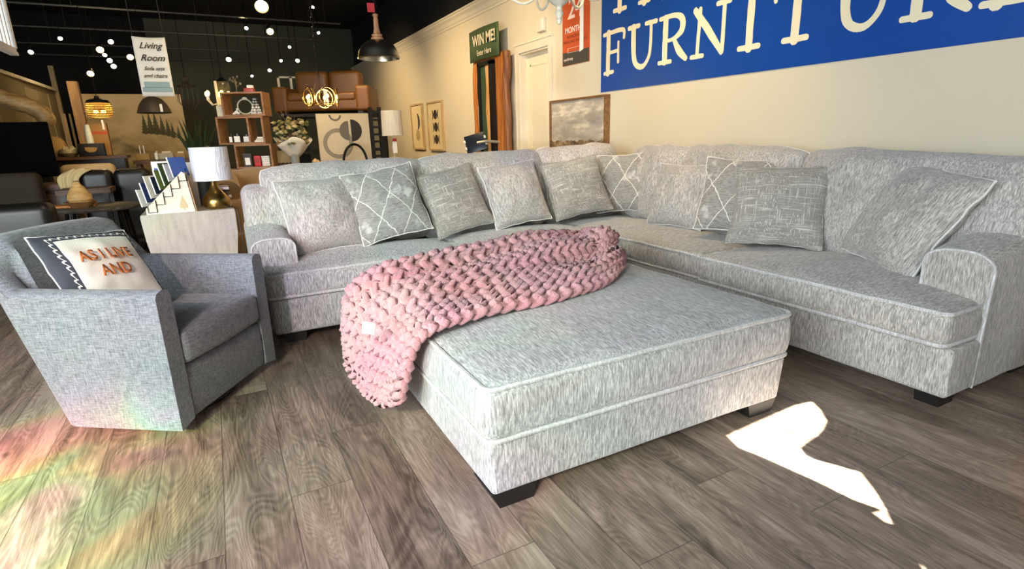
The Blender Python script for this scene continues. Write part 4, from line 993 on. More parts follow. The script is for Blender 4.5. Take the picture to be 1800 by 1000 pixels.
# console lamp
CL = mini('white_shade_lamp', 'table lamp with white pleated drum shade on the console', 'lamp', (2.29, 8.0, CZ))
G().lathe([(0, 0), (.075, 0), (.075, .06), (.045, .07), (.012, .075), (.012, .12), (.035, .16), (.04, .2), (.02, .26), (.01, .30), (.01, .36), (0, .36)], (2.29, 8.0, CZ), 20).obj('base', plain('lamp_ceramic', 'cbbfa8', .4), CL)
def pleat():
    t = NT('pleated_shade'); X = t.n('SeparateXYZ', {0: t.tc.outputs['Object']}); f = t.noise(t.coord((90, 90, 2)), 1, 2)
    return t.done(t.ramp(f, [(.3, 'cfc6b4'), (.6, 'ede6d8')]), .8, bump=f, dist=.004)
G().lathe([(.145, .36), (.15, .36), (.14, .70), (.135, .70)], (2.29, 8.0, CZ), 32, close=False).obj('shade', pleat(), CL)
G().box((2.29, 7.94, CZ+.22), (.03, .002, .10)).obj('price_tag', PAPER, CL, smooth=False); G().box((2.29, 7.937, CZ+.30), (.03, .002, .02)).obj('red_band', plain('red_band', 'b03a34', .5), CL, smooth=False)
# patterned cushions behind the left run
for k, px in enumerate((733, 790, 850)):
    a = at(px, 281, y=6.3)
    c = mini('patterned_chair', ['brown patterned chair, leftmost of three behind the sectional', 'brown patterned chair, middle of three behind the sectional', 'brown patterned chair nearest the wood slab'][k], 'chair', (a.x, 6.3, 0), 'patterned chairs behind the sectional')
    t = bpy.data.materials.get('brown_pattern')
    if not t:
        q = NT('brown_pattern'); f = q.noise(q.coord((14, 14, 14)), 1, 3, .6, 2); t = q.done(q.ramp(f, [(.42, '5b3526'), (.5, 'cdb894'), (.58, '7a4a36')]), .9)
    G().rbox((a.x, 6.3, .72), (.17, .04, .255), .035, 3, 3).obj('backrest', t, c); G().rbox((a.x, 6.52, .44), (.2, .2, .05), .03, 3, 3).obj('seat', t, c)
    for (dx, dy) in ((-.16, .36), (.16, .36), (-.16, .68-.36), (.16, .68-.36)): G().tube([(a.x+dx, 6.3+(0.04 if dy < .34 else .36), 0), (a.x+dx, 6.3+(0.04 if dy < .34 else .36), .40)], .015, 6).obj('leg', WOOD_DARK, c)
# ================================================================== BROWN SOFA ON A RACK
RK = mini('black_storage_rack', 'tall black rack behind the console carrying the brown leather sofa', 'rack', (1.9, 10.2, 0))
for (x, y) in ((1.15, 9.75), (2.65, 9.75), (1.15, 10.65), (2.65, 10.65)): G().box2((x-.035, y-.035, 0), (x+.035, y+.035, 1.66)).obj('post', BLACK, RK, smooth=False)
for z in (.5, 1.05, 1.62): G().box2((1.12, 9.72, z), (2.68, 10.68, z+.04)).obj('deck', BLACK, RK, smooth=False)
LS = mini('brown_leather_loveseat', 'cognac leather loveseat stored high on the black rack', 'sofa', (1.85, 10.2, 1.66))
LEA = plain('cognac_leather', '6a4318', .5, 0, .12, 5)
MS = Matrix.Translation((1.85, 10.2, 1.66)) @ Matrix.Rotation(rad(-24), 4, 'Z')
G().rbox((0, 0, .15), (.70, .42, .10), .05, 3, 4, M=MS).obj('base', LEA, LS)
for x in (-.28, .28): G().rbox((x, -.08, .27), (.275, .36, .07), .05, 3, 4, M=MS).obj('seat_cushion', LEA, LS); G().rbox((x*1.0, .26, .48), (.28, .12, .25), .08, 3, 4, M=MS).obj('back_cushion', LEA, LS)
for x in (-.66, .66): G().rbox((x, 0, .24), (.12, .44, .20), .05, 3, 4, M=MS).obj('arm', LEA, LS)
for x in (-.6, .6):
    for y in (-.35, .35): G().box((x, y, .03), (.04, .04, .03), MS).obj('foot', BLACK, LS, smooth=False)
pt_ = at(573, 172, y=9.45)
single(G().box(tuple(pt_), (.03, .004, .12), None).tube([(pt_.x, 9.45, pt_.z+.12), (pt_.x, 9.62, pt_.z+.16)], .003, 4), 'price_tag', PAPER, 'long white price tag hanging from the brown leather loveseat', 'tag', smooth=False)
wfm = mini('leaning_window_frame', 'pale wooden window frame left of the brown loveseat', 'frame', (1.15, 11.2, 0))
for a in ((488, 134), (510, 134), (524, 134)):
    p_ = at(*a, y=11.2); G().box2((p_.x-.02, 11.18, 1.7), (p_.x+.02, 11.22, p_.z)).obj('bar', TRIM, wfm, smooth=False)
pa, pb = at(486, 134, y=11.2), at(528, 134, y=11.2); G().box2((pa.x, 11.18, pa.z-.03), (pb.x, 11.22, pa.z)).box2((pa.x, 11.18, 1.66), (pb.x, 11.22, 1.70)).obj('rail', TRIM, wfm, smooth=False)
G().box2((pa.x, 11.15, 0), (pb.x, 11.3, 1.66)).obj('stand', BLACK, wfm, smooth=False)
# ================================================================== LEFT SIDE OF THE SHOP
def mural():
    t = NT('forest_mural'); v = t.tc.outputs['Object']; sp = t.n('SeparateXYZ', {0: v}); Z = sp.outputs[2]
    n1 = t.noise(t.coord((1.3, 1, 2.2)), 1, 4, .6, .5)
    f = t.math('ADD', t.math('MULTIPLY', n1, .9), t.math('MULTIPLY', Z, .28))
    return t.done(t.ramp(f, [(.50, '34331f'), (.66, '6b6448'), (.80, 'a8966e'), (1.0, 'c4b086')]), .8)
MU = mini('forest_mural_panel', 'misty pine forest mural on the far partition', 'mural', (-1.3, 13.6, 0))
mt0, mt1 = at(137, 165, y=13.6), at(317, 168, y=13.6)
G().box2((mt0.x, 13.6, 0), (mt1.x, 13.7, mt0.z)).obj('panel', mural(), MU, smooth=False)
PINE = plain('mural_pine', '55523b', .9)
for (u, v, h) in ((257, 236, .34), (267, 236, .38), (277, 237, .40), (288, 238, .34), (298, 240, .3), (306, 243, .26), (316, 244, .22)):
    b = at(u, v, y=13.59); P = [(b.x-.02, b.z), (b.x+.02, b.z)]; L, R_ = [], []
    for k in range(6):
        f = k/6; wv = .085*h/.4*(1-f); L.append((b.x+wv, b.z+.03+h*f)); L.append((b.x+wv*.55, b.z+.03+h*(f+.13))); R_.append((b.x-wv, b.z+.03+h*f)); R_.append((b.x-wv*.55, b.z+.03+h*(f+.13)))
    G().prism([(b.x, b.z)]+L+[(b.x, b.z+h+.05)]+R_[::-1], 13.585, 13.6, ax=1).obj('pine_silhouette', PINE, MU, smooth=False)
# left display wall
LW = wood('barn_board', '5e5138', '80704f', '9c8a66', 'z', .5)
TAU = wallmat('wall_taupe', '8d8061')
DW = mini('fireplace_display_wall', 'tan panelled display wall behind the television', 'display wall', (-2.6, 12.3, 0))
G().box2((-2.65, 9.4, 0), (-2.5, 13.9, 2.29)).obj('panel', TAU, DW, smooth=False)
G().box2((-2.67, 9.2, 2.29), (-2.46, 13.95, 2.34)).obj('cap_rail', WOOD_PALE, DW, smooth=False)
G().box2((-2.52, 13.86, 0), (-2.44, 13.94, 2.75)).obj('corner_post', LW, DW, smooth=False)
for k in range(5): yy = 10.2+.75*k; G().box2((-2.5, yy, 0), (-2.485, yy+.05, 2.2)).obj('batten', TAU, DW, smooth=False)
BP = mini('barn_board_post', 'tall plain wooden post in front of the mural', 'post', (-1.9, 12.5, 0))
pa, pb = at(117, 143, y=12.5), at(132, 143, y=12.5); G().box2((pa.x, 12.45, .02), (pb.x+.03, 12.6, pa.z)).obj('board', wood('post_wood', '6f532f', '94703f', 'ac8752', 'z'), BP, smooth=False); G().box2((pa.x-.05, 12.42, 0), (pb.x+.08, 12.63, .02)).obj('foot', BLACKWOOD, BP, smooth=False)
WS = mini('barn_board_screen', 'dark vertical plank screen left of the wooden post', 'screen', (-2.3, 13.0, 0))
for k in range(4):
    a = at(106+k*9, 200, y=13.2); G().box2((a.x, 13.2, 0), (a.x+.115, 13.24, a.z)).obj('plank', LW, WS, smooth=False)
# TV on console
TC = mini('media_console', 'dark wooden media console along the left side', 'console', (-2.0, 8.2, 0))
G().box2((-3.2, 7.9, .80), (-1.45, 8.5, .86)).obj('top', WOOD_DARK, TC, smooth=False); G().box2((-3.15, 7.95, .1), (-1.5, 8.45, .80)).obj('cabinet', WOOD_DARK, TC, smooth=False)
for x in (-2.9, -2.3, -1.75): G().rbox((x+.02, 7.94, .46), (.25, .012, .3), .008, 2, 1).obj('door', WOOD_DARK, TC)
TV = mini('television', 'large black television standing at the left edge', 'television', (-2.2, 8.1, .86))
G().rbox((-2.22, 8.05, 1.24), (.64, .025, .295), .012, 2, 2).obj('screen', plain('tv_black', '020202', .95, Specular_IOR_Level=.1), TV); G().box2((-2.5, 7.97, .86), (-1.9, 8.2, .875)).obj('stand', BLACK, TV, smooth=False); G().box2((-2.25, 8.06, .87), (-2.15, 8.1, 1.0)).obj('neck', BLACK, TV, smooth=False)
# far sideboard with ornaments
SD = mini('far_sideboard', 'long dark sideboard with ornaments in front of the wooden post', 'sideboard', (-1.6, 9.7, 0))
s0, s1 = at(92, 277, y=9.6), at(225, 277, y=9.6)
SZt = s0.z
G().box2((s0.x, 9.5, SZt-.04), (s1.x, 9.95, SZt)).obj('top', WOOD_DARK, SD, smooth=False); G().box2((s0.x+.04, 9.54, .1), (s1.x-.04, 9.9, SZt-.04)).obj('cabinet', BLACKWOOD, SD, smooth=False)
for x in (s0.x+.08, s1.x-.08): G().box2((x-.03, 9.56, 0), (x+.03, 9.88, .1)).obj('foot', BLACKWOOD, SD, smooth=False)
def onS(u, y=9.7): return at(u, 275, y=y).x
def deco(name, label, cat, u, parts, y=9.7, z=None, group=None):
    z = SZt if z is None else z
    o = mini(name, label, cat, (onS(u, y), y, z), group); x = onS(u, y)
    for nm, fn, mt in parts: fn(G(), x, y, z).obj(nm, mt, o)
WICK = plain('wicker', 'a38757', .9, 0, .15, 60); STONE = plain('pale_stone', 'a7a287', .6, 0, .15, 30)
deco('round_wicker_fan', 'round tan woven fan leaning beside the television', 'decor', 99, [('fan', lambda g, x, y, z: g.ball((x, y+.05, z+.13), .14, 14, (.9, .25, 1), jit=.2), WICK), ('rim', lambda g, x, y, z: g.tube([(x+.126*cos(a*PI/10), y+.05, z+.13+.14*sin(a*PI/10)) for a in range(20)], .01, 6, closed=True), WOOD_MED)])
deco('stone_bowl', 'grey green stone bowl on the far sideboard', 'bowl', 124, [('bowl', lambda g, x, y, z: g.lathe([(0, 0), (.06, 0), (.12, .05), (.11, .10), (.09, .1), (.07, .05), (0, .03)], (x, y, z), 16), STONE), ('stones', lambda g, x, y, z: g.ball((x-.03, y, z+.09), .045, 8, jit=.5).ball((x+.04, y, z+.1), .04, 8, jit=.5), STONE)])
def mapbox(o):
    return None
deco('black_map_box', 'black box with pale map shape on the far sideboard', 'box', 167, [('box', lambda g, x, y, z: g.rbox((x, y-.1, z+.085), (.15, .05, .085), .01, 2, 1), BLACK), ('map_print', lambda g, x, y, z: g.prism([(x-.07, z+.12), (x+.02, z+.12), (x+.07, z+.11), (x+.05, z+.07), (x+.02, z+.055), (x-.03, z+.05), (x-.07, z+.08)], y-.155, y-.15, ax=1), WICK)])
deco('kraft_bag', 'tall brown cardboard box with red stripe behind the map box', 'box', 188, [('carton', lambda g, x, y, z: g.rbox((x-.06, y+.12, z+.22), (.12, .06, .22), .01, 2, 1), plain('kraft', '8a6a3e', .8)), ('stripe', lambda g, x, y, z: g.box((x-.06, y+.058, z+.31), (.121, .002, .02)), plain('stripe_red', '9a4327', .7))])
deco('silver_vase', 'slanted pale blue vase behind the map box', 'vase', 163, [('body', lambda g, x, y, z: g.lathe([(0, 0), (.045, 0), (.05, .2), (.03, .42), (.02, .42), (0, .1)], (x, y+.04, z), 14), plain('silver_blue', 'b9c3c8', .3)), ('base', lambda g, x, y, z: g.lathe([(.055, 0), (.055, .015), (0, .015)], (x, y+.04, z), 14), BLACK)])
# driftwood over the television
DWD = mini('driftwood_log', 'long pale driftwood branch resting above the television', 'driftwood', (-2.2, 9.4, 1.6))
P_ = [at(-30, 160, y=9.0), at(20, 178, y=9.0), at(50, 186, y=9.0), at(75, 200, y=9.0), at(87, 222, y=9.0)]
G().tube([tuple(catmull(P_, i/14)) for i in range(15)], [.10+.02*noise.noise(Vector((i*.8, 2, 0))) for i in range(13)]+[.085, .05], 12).obj('log', wood('driftwood', '5d482a', '8e7246', 'b4965f', 'x', .6), DWD)
G().box2((-3.2, 8.95, 0), (-1.86, 9.12, 1.50)).obj('plinth', BLACK, DWD, smooth=False)
# console left of the plant
FC_ = mini('rustic_console', 'dark rustic console below the forest mural', 'console table', (-.9, 10.4, 0))
c0, c1 = at(233, 283, y=10.2), at(345, 283, y=10.2)
G().box2((c0.x, 10.2, c0.z-.05), (c1.x, 10.6, c0.z)).obj('top', WOOD_DARK, FC_, smooth=False)
for x in (c0.x+.06, c1.x-.06): G().box2((x-.03, 10.24, 0), (x+.03, 10.56, c0.z-.05)).obj('leg', WOOD_DARK, FC_, smooth=False)
for k, (u, w_, h_, m_, nm, lb) in enumerate(((252, .12, .10, WICK, 'wood_tray', 'small wooden tray with two candlesticks at the left of the rustic console'), (276, .03, .11, PAPER, 'white_candle', 'slim white candle on the rustic console'), (293, .13, .10, STONE, 'stone_planter', 'long stone planter in the middle of the rustic console'), (318, .09, .09, WICK, 'woven_bowl', 'small woven bowl on the right of the rustic console'))):
    x = at(u, 280, y=10.3).x; o = mini(nm, lb, 'decor', (x, 10.35, c0.z)); G().rbox((x, 10.35, c0.z+h_/2), (w_/1.3, .06, h_/2), .02, 3, 2).obj('body', m_, o)
    if k == 0:
        for s in (-.02, .03): G().tube([(x+s, 10.3, c0.z+h_), (x+s, 10.3, c0.z+.22)], .007, 6).obj('candlestick', PAPER, o)
    else: G().rbox((x+.01, 10.35, c0.z+h_+.01), (w_/2.2, .04, .015), .01, 2, 1).obj('top', WOOD_PALE, o)
# snake plant
SP = mini('snake_plant', 'tall dark green spiky plant right of the mural', 'plant', (-.28, 9.3, 0))
G().lathe([(0, 0), (.16, 0), (.2, .5), (.21, .95), (.17, .95), (.15, .8), (0, .8)], (-.18, 9.3, 0), 20).obj('pot', BLACK, SP)
LF = plain('leaf_green', '24361f', .5, 0, .2, 20, Transmission_Weight=0)
for k in range(26):
    a = k*2.4; r0 = .09*math.sqrt(k/26); hh = .38+.38*rnd.random(); dx, dy = .16*cos(a)*(.4+rnd.random()), .12*sin(a); x0, y0 = -.18+r0*cos(a), 9.3+r0*sin(a)
    g = G(); pts = [(x0+dx*f*f, y0+dy*f*f, .88+hh*f) for f in (0, .25, .5, .75, 1)]; g.tube(pts, [.012, .022, .022, .015, .002], 5); o_ = g.obj('leaf', LF, SP)
# seating in the dark
def sofa_simple(name, label, x0, x1, y0, zt, mat, face=-1, grp=None, zs=.42):
    o = mini(name, label, 'sofa', ((x0+x1)/2, y0, 0), grp); w2 = (x1-x0)/2; xc = (x0+x1)/2
    G().rbox((xc, y0+.38, .28), (w2, .38, .16), .05, 3, 4).obj('seat', mat, o); G().rbox((xc, y0+(.72 if face < 0 else .06), (zt+.2)/2), (w2, .12, (zt-.2)/2), .07, 3, 6).obj('backrest', mat, o)
    for x in (x0+.08, x1-.08): G().rbox((x, y0+.38, .34), (.09, .38, .26), .05, 3, 3).obj('arm', mat, o)
    for x in (x0+.08, x1-.08):
        for y in (y0+.06, y0+.7): G().box((x, y, .06), (.03, .03, .06)).obj('foot', BLACKWOOD, o, smooth=False)
    return o
CRM = plain('cream_fabric', 'c3ab7e', .9); DKL = plain('black_leather', '11100f', .42, 0, .1, 6); BRN = plain('brown_fabric', '332b20', .85, 0, .08)
a, b = at(115, 290, y=9.0), at(208, 288, y=9.0); sofa_simple('cream_sofa', 'cream sofa seen from behind, beyond the black leather seats', a.x, b.x, 8.62, a.z+.01, CRM, 1)
a, b = at(136, 300, y=7.75), at(196, 300, y=7.75); sofa_simple('black_armchair', 'black leather armchair with a cream throw on its back', a.x, b.x, 7.72, a.z+.0, DKL, 1)
a, b = at(197, 298, y=7.75), at(262, 300, y=7.75); BA2 = sofa_simple('black_armchair', 'black leather armchair nearest the leaflet rack', a.x, b.x, 7.72, a.z+.0, DKL, 1)
# cream throw
CT2 = mini('cream_throw', 'cream throw hanging over the black leather armchair', 'blanket', (-1.3, 7.9, .9))
pa, pb, pc, pd = at(113, 303, y=7.66), at(163, 297, y=7.7), at(137, 332, y=7.6), at(108, 333, y=7.6)
def thf(u, v):
    top = Vector(pa).lerp(Vector(pb), u); bot = Vector(pd).lerp(Vector(pc), u) if u < 2 else 0
    p = top.lerp(bot, v); k = sin(v*PI); return (p.x-.03*k, p.y-.04*k+.012*sin(u*18), p.z+.03*sin(u*PI)*(1-v)+.03*k)
o_ = G().grid(thf, 18, 10).obj('cloth', plain('cream_cloth', 'd9c795', .9), CT2); m_ = o_.modifiers.new('s', 'SOLIDIFY'); m_.thickness = .012
# wooden bench / desk behind coffee table
DK = mini('low_wood_bench', 'rough wooden bench between the coffee table and black chairs', 'bench', (-1.3, 7.3, 0))
a, b = at(98, 335, y=7.2), at(194, 330, y=7.2); G().box2((a.x, 7.15, a.z-.05), (b.x, 7.55, a.z)).obj('top', WOOD_DARK, DK, smooth=False)
for x in (a.x+.05, b.x-.05):
    for y in (7.2, 7.5): G().box2((x-.025, y-.025, 0), (x+.025, y+.025, a.z-.05)).obj('leg', BLACKWOOD, DK, smooth=False)
# coffee table
KT = mini('round_coffee_table', 'round dark coffee table behind the armchair with a woven vase', 'coffee table', (-1.2, 6.6, 0))
l_, r_ = at(98, 366, y=6.6), at(238, 362, y=6.6); cx_ = (l_.x+r_.x)/2; rr_ = (r_.x-l_.x)/2+.05; kz = l_.z+.0
G().lathe([(0, -.035), (rr_-.01, -.035), (rr_, -.02), (rr_, -.005), (rr_-.01, 0), (0, 0)], (cx_, 6.6, kz), 48).obj('top', wood('table_veined', '35302a', '4c453c', '8a8378', 'x', .5), KT)
for a in (.6, 2.5, 3.8, 5.6): G().tube([(cx_+(rr_-.1)*cos(a), 6.6+(rr_-.1)*sin(a), kz-.035), (cx_+(rr_-.03)*cos(a), 6.6+(rr_-.03)*sin(a), 0)], .018, 8).obj('leg', BLACKMET, KT)
def dish(name, lab, u, r, h, m, dy=0, z=None):
    x = at(u, 360, y=6.5+dy).x; o = mini(name, lab, 'decor', (x, 6.5+dy, z or kz)); G().lathe([(0, 0), (r*.55, 0), (r, h), (r*.94, h), (r*.5, h*.3), (0, h*.25)], (x, 6.5+dy, z or kz), 24).obj('bowl', m, o); return x
xt = dish('wooden_bowl', 'shallow wooden bowl holding the woven vase', 143, .13, .055, WOOD_MED)
xv = mini('woven_vase', 'teardrop woven straw vase in the wooden bowl', 'vase', (xt, 6.5, kz+.02)); G().lathe([(0, 0), (.07, 0), (.10, .05), (.095, .09), (.06, .15), (.03, .19), (.025, .21), (0, .21)], (xt, 6.5, kz+.025), 24).obj('body', wood('straw', 'a9814a', 'c9a063', 'e2c085', 'x', 1.5), xv); G().lathe([(.02, 0), (.03, .006), (.02, .012), (.015, .006)], (xt, 6.5, kz+.235), 16, close=False).obj('rim', WICK, xv)
x = at(110, 360, y=6.55).x; o = mini('wood_board', 'flat orange wood serving board on the coffee table', 'board', (x, 6.55, kz)); G().rbox((x+.05, 6.6, kz+.012), (.20, .09, .012), .008, 2, 2).obj('board', WOOD_SLAB, o); G().tube([(x-.15, 6.6, kz+.012), (x-.22, 6.6, kz+.012)], .01, 6).obj('handle', WOOD_SLAB, o)
# dark seats at the left edge
a, b = at(-60, 310, y=7.4), at(60, 312, y=7.4); sofa_simple('brown_sofa', 'dark brown sofa at the left edge below the television', a.x, b.x-.02, 7.0, a.z, BRN, -1)
a, b = at(-40, 362, y=5.4), at(97, 362, y=5.4); sofa_simple('dark_lounge_chair', 'black chair back just behind the armchair at the left edge', a.x, b.x, 5.3, a.z, DKL, 1)
# ================================================================== CEILING: rails, heads, pendants, signs
RAIL = plain('rail_grey', '3b3b38', .5, .4)
for k, (pa, pb, y) in enumerate((((-80, -3), (598, 42), 11.6), ((-80, 40), (572, 70), 13.2), ((-80, 70), (500, 92), 14.6), ((60, 95), (440, 108), 15.4))):
    A_, B_ = at(*pa, y=y), at(*pb, y=y); zz = (A_.z+B_.z)/2
    r = mini('ceiling_rail', ['nearest grey steel rail crossing under the black ceiling', 'second grey steel rail crossing under the black ceiling', 'third grey steel rail under the black ceiling', 'farthest and lowest grey steel rail under the black ceiling'][k], 'rail', (A_.x, y, zz), 'steel rails under the ceiling')
    G().tube([(A_.x, y, A_.z), (B_.x, y, B_.z)], .018, 6).obj('tube', RAIL, r)
    for f in (.25, .6, .95): p = Vector(A_).lerp(Vector(B_), f); G().tube([tuple(p), (p.x, p.y, 4.1)], .006, 5).obj('hanger', RAIL, r)
BULB = emit('spot_glow', 'ffd88a', 30); BULBW = emit('spot_glow_white', 'fff1d8', 12)
heads = [(460, 12, 9.6, 2.8), (475, 56, 11.0, 1.5), (433, 50, 11.2, .8), (550, 13, 9.4, .7), (560, 58, 11.2, .7), (402, 105, 13.0, 1.1), (509, 83, 12.4, .7), (494, 107, 12.8, .7), (523, 107, 13.0, .9), (474, 124, 13.6, .8), (443, 134, 14.0, .6),
         (106, 68, 12.6, .8), (54, 92, 13.0, .9), (195, 74, 12.0, 1.0), (176, 88, 12.8, 1.3), (184, 97, 13.2, .8), (193, 107, 13.6, 1.0), (200, 117, 14.2, 1.0), (159, 130, 12.0, 1.2), (229, 101, 13.0, 1.2)]
names = ['biggest and brightest ceiling spotlight near the top edge', 'bright warm spotlight just right below the biggest one', 'small spotlight left of the bright warm pair', 'small dim spotlight above the ring chandelier chain', 'small white spotlight left of the ring chandelier cord', 'spotlight with black can right of the hanging banner', 'little dim spotlight above the loveseat, upper one', 'dark can spotlight above the loveseat', 'yellow spotlight beside the ring chandelier chain', 'flat white spotlight above the cube shelf', 'lowest small spotlight above the cube shelf', 'lone small spotlight high at the far left', 'spotlight at the left edge above the display wall', 'upper spotlight left of the hanging banner', 'large spotlight leading a slanting row left of the banner', 'second and smallest spotlight of the slanting row', 'third spotlight of the slanting row', 'last spotlight of the slanting row left of the banner', 'low spotlight right above the wicker pendant', 'spotlight touching the left edge of the hanging banner']
for i, (u, v, y, s) in enumerate(heads):
    p = at(u, v, y=y); o = mini('track_spotlight', names[i], 'spotlight', tuple(p), 'track spotlights under the black ceiling')
    d = Vector((0, 0, CAMH))-p; d = (d.normalized()+Vector((.15*sin(i*2), 0, -.5))).normalized(); R_ = .036*s*y/11
    q = d.to_track_quat('Z', 'Y').to_matrix().to_4x4(); M = Matrix.Translation(p) @ q
    G().lathe([(.0, -R_*3.2), (R_*.75, -R_*3), (R_*1.15, 0), (R_*1.08, 0), (R_*.6, -R_*1.2), (0, -R_*1.2)], (0, 0, 0), 16, M=M, close=False).obj('can', BLACKMET, o)
    G().ball((0, 0, -R_*.35), R_, 12, (1, 1, .5), M=M).obj('lens', BULB if i in (0, 1, 8, 18, 19, 14) else BULBW, o)
    e_ = p-d*R_*2.6; G().tube([tuple(e_), (e_.x, e_.y, 4.1)], .007, 5).obj('stem', BLACKMET, o)
# Living Room banner
LB = mini('living_room_banner', 'white hanging banner reading Living Room sofa sets and chairs', 'banner', (-.41, 7.0, 1.73))
bx0, bx1, bz0, bz1 = -.553, -.268, 1.735, 2.30
def bnf(u, v): return (bx0+(bx1-bx0)*u, 7.0+.01*sin(u*PI)+.006*sin(v*5), bz0+(bz1-bz0)*v-.008*sin(u*PI)*v)
o_ = G().grid(bnf, 12, 12).obj('sheet', plain('banner_white', 'e4dfd2', .7, 0, .02), LB); m_ = o_.modifiers.new('s', 'SOLIDIFY'); m_.thickness = .002
MB_ = lambda z: frame(((bx0+bx1)/2, 6.99, z), (1, 0, 0), UZ)
for body, z, s in (('Living', 2.215, .085), ('Room', 2.10, .085), ('Sofa sets', 2.00, .05), ('and chairs', 1.93, .05)): text(body, s, MB_(z), 'lettering', INK, LB, .0008, .45, 'CENTER', .0006)
SK = plain('sofa_picture', '8ea3a3', .8)
G().rbox((-.41, 6.992, 1.845), (.11, .002, .03), .002, 2, 2).rbox((-.41, 6.992, 1.80), (.13, .002, .022), .002, 2, 2).obj('sofa_picture', SK, LB)
for s in (0, 1): G().tube([(bx1-.01 if s else bx0+.01, 7.0, bz1), (bx1-.03 if s else bx0+.01, 7.0, 4.1)], .004, 5).obj('cord', RAIL, LB)
# slatted white panel, top left
SW = mini('slatted_white_panel', 'white slatted panel hanging in the top left corner', 'panel', (-1.0, 4.3, 1.85))
e0, e1 = at(25, 92, x=-1.0), at(3, 0, x=-1.0)
G().box2((-1.02, 3.2, e0.z-.02), (-.98, e0.y, e0.z+.02)).box2((-1.02, e0.y-.03, e0.z), (-.98, e0.y, 3.0)).obj('frame', WHITE, SW, smooth=False)
for k in range(12): yy = e0.y-.07-.075*k; G().box2((-1.01, yy-.02, e0.z), (-.99, yy, 3.0)).obj('slat', WHITE, SW, smooth=False)
G().tube([(-1, 3.8, 3.0), (-1, 3.8, 4.1)], .006, 5).obj('hanger', RAIL, SW)
# dome pendant
def chain(x, y, z0, par, r=.012, step=.045, name='chain', mat=None, top=4.1, wob=0):
    n = int((min(top, z0+1.2)-z0)/step); g = G()
    for k in range(n):
        c = Vector((x, y, z0+step*(k+.5))); a = k % 2
        g.tube([c+Vector(((r*cos(t*PI/4)) if a else 0, 0 if a else r*cos(t*PI/4), step*.62*sin(t*PI/4))) for t in range(8)], r*.22, 4, closed=True)
    g.tube([(x, y, z0+step*n), (x, y, top)], .004, 5); g.obj(name, mat or BLACKMET, par)
DP = mini('dome_pendant', 'mirrored dome pendant with turned wooden neck', 'pendant lamp', (1.365, 5.0, 1.93))
c_ = (1.365, 5.0, 1.905)
G().lathe([(.172, 0), (.178, .008), (.172, .02), (.165, .06), (.135, .105), (.085, .14), (.045, .155), (.04, .15), (.13, .095), (.16, .05), (.165, .0)], c_, 40, close=False).obj('dome', CHROME, DP)
G().lathe([(.05, .15), (.052, .165), (.04, .175), (.045, .19), (.03, .20), (.022, .24), (.018, .33), (.024, .335), (.022, .35), (0, .35)], c_, 20, close=False).obj('neck', wood('neck_wood', '8a5a3a', 'a97a55', 'c49a74', 'z'), DP)
G().ball((1.365, 5.0, 1.96), .04, 10).obj('bulb', PAPER, DP); chain(1.365, 5.0, 2.255, DP, .018)
G().box((1.33, 4.99, 2.30), (.03, .003, .035), Matrix.Rotation(0, 4, 'Z')).obj('red_tag', plain('tag_red', 'b5343a', .5), DP, smooth=False)
# ring chandelier
RC = mini('ring_chandelier', 'gold ring chandelier with glowing bulbs in front of the brown loveseat', 'chandelier', (1.2, 7.0, 1.7))
cx, cy, cz = 1.195, 7.0, 1.715; GOLD = plain('gold_metal', 'd9b463', .25, 1, .04); FIL = emit('filament_glow', 'ffcf6a', 14)
GG = plain('amber_glass', 'f0c070', .05, 0, .01, Transmission_Weight=.9)
for k in range(5):
    a = 2*PI*k/5-PI/2+.25; px_, py_ = cx+.175*cos(a), cy+.175*sin(a); tx, tyy = -sin(a), cos(a)
    G().tube([(px_+.095*cos(t*PI/14)*tx, py_+.095*cos(t*PI/14)*tyy, cz+.01+.105*sin(t*PI/14)) for t in range(28)], .0065, 6, closed=True).obj('ring', GOLD, RC)
    G().tube([(px_, py_, cz-.055), (px_, py_, cz-.01)], .011, 8).tube([(px_, py_, cz-.085), (px_, py_, cz-.055)], .005, 6).obj('socket', GOLD, RC)
    G().ball((px_, py_, cz+.02), .014, 10, (1, 1, 1.6)).obj('bulb', FIL, RC)
G().tube([(cx+.17*cos(t*PI/16), cy+.17*sin(t*PI/16), cz-.055) for t in range(32)], .006, 6, closed=True).obj('hoop', GOLD, RC)
for k in range(3): a = 2*PI*k/3+.3; G().tube([(cx+.17*cos(a), cy+.17*sin(a), cz-.05), (cx, cy, cz+.27)], .002, 5).obj('stay', BLACKMET, RC)
chain(cx, cy, cz+.27, RC, .02, .05)
light('POINT', 'ring_chandelier_light', (cx, cy-.0, cz+.05), (0, 0, 0), 14, (1, .72, .35), .12)
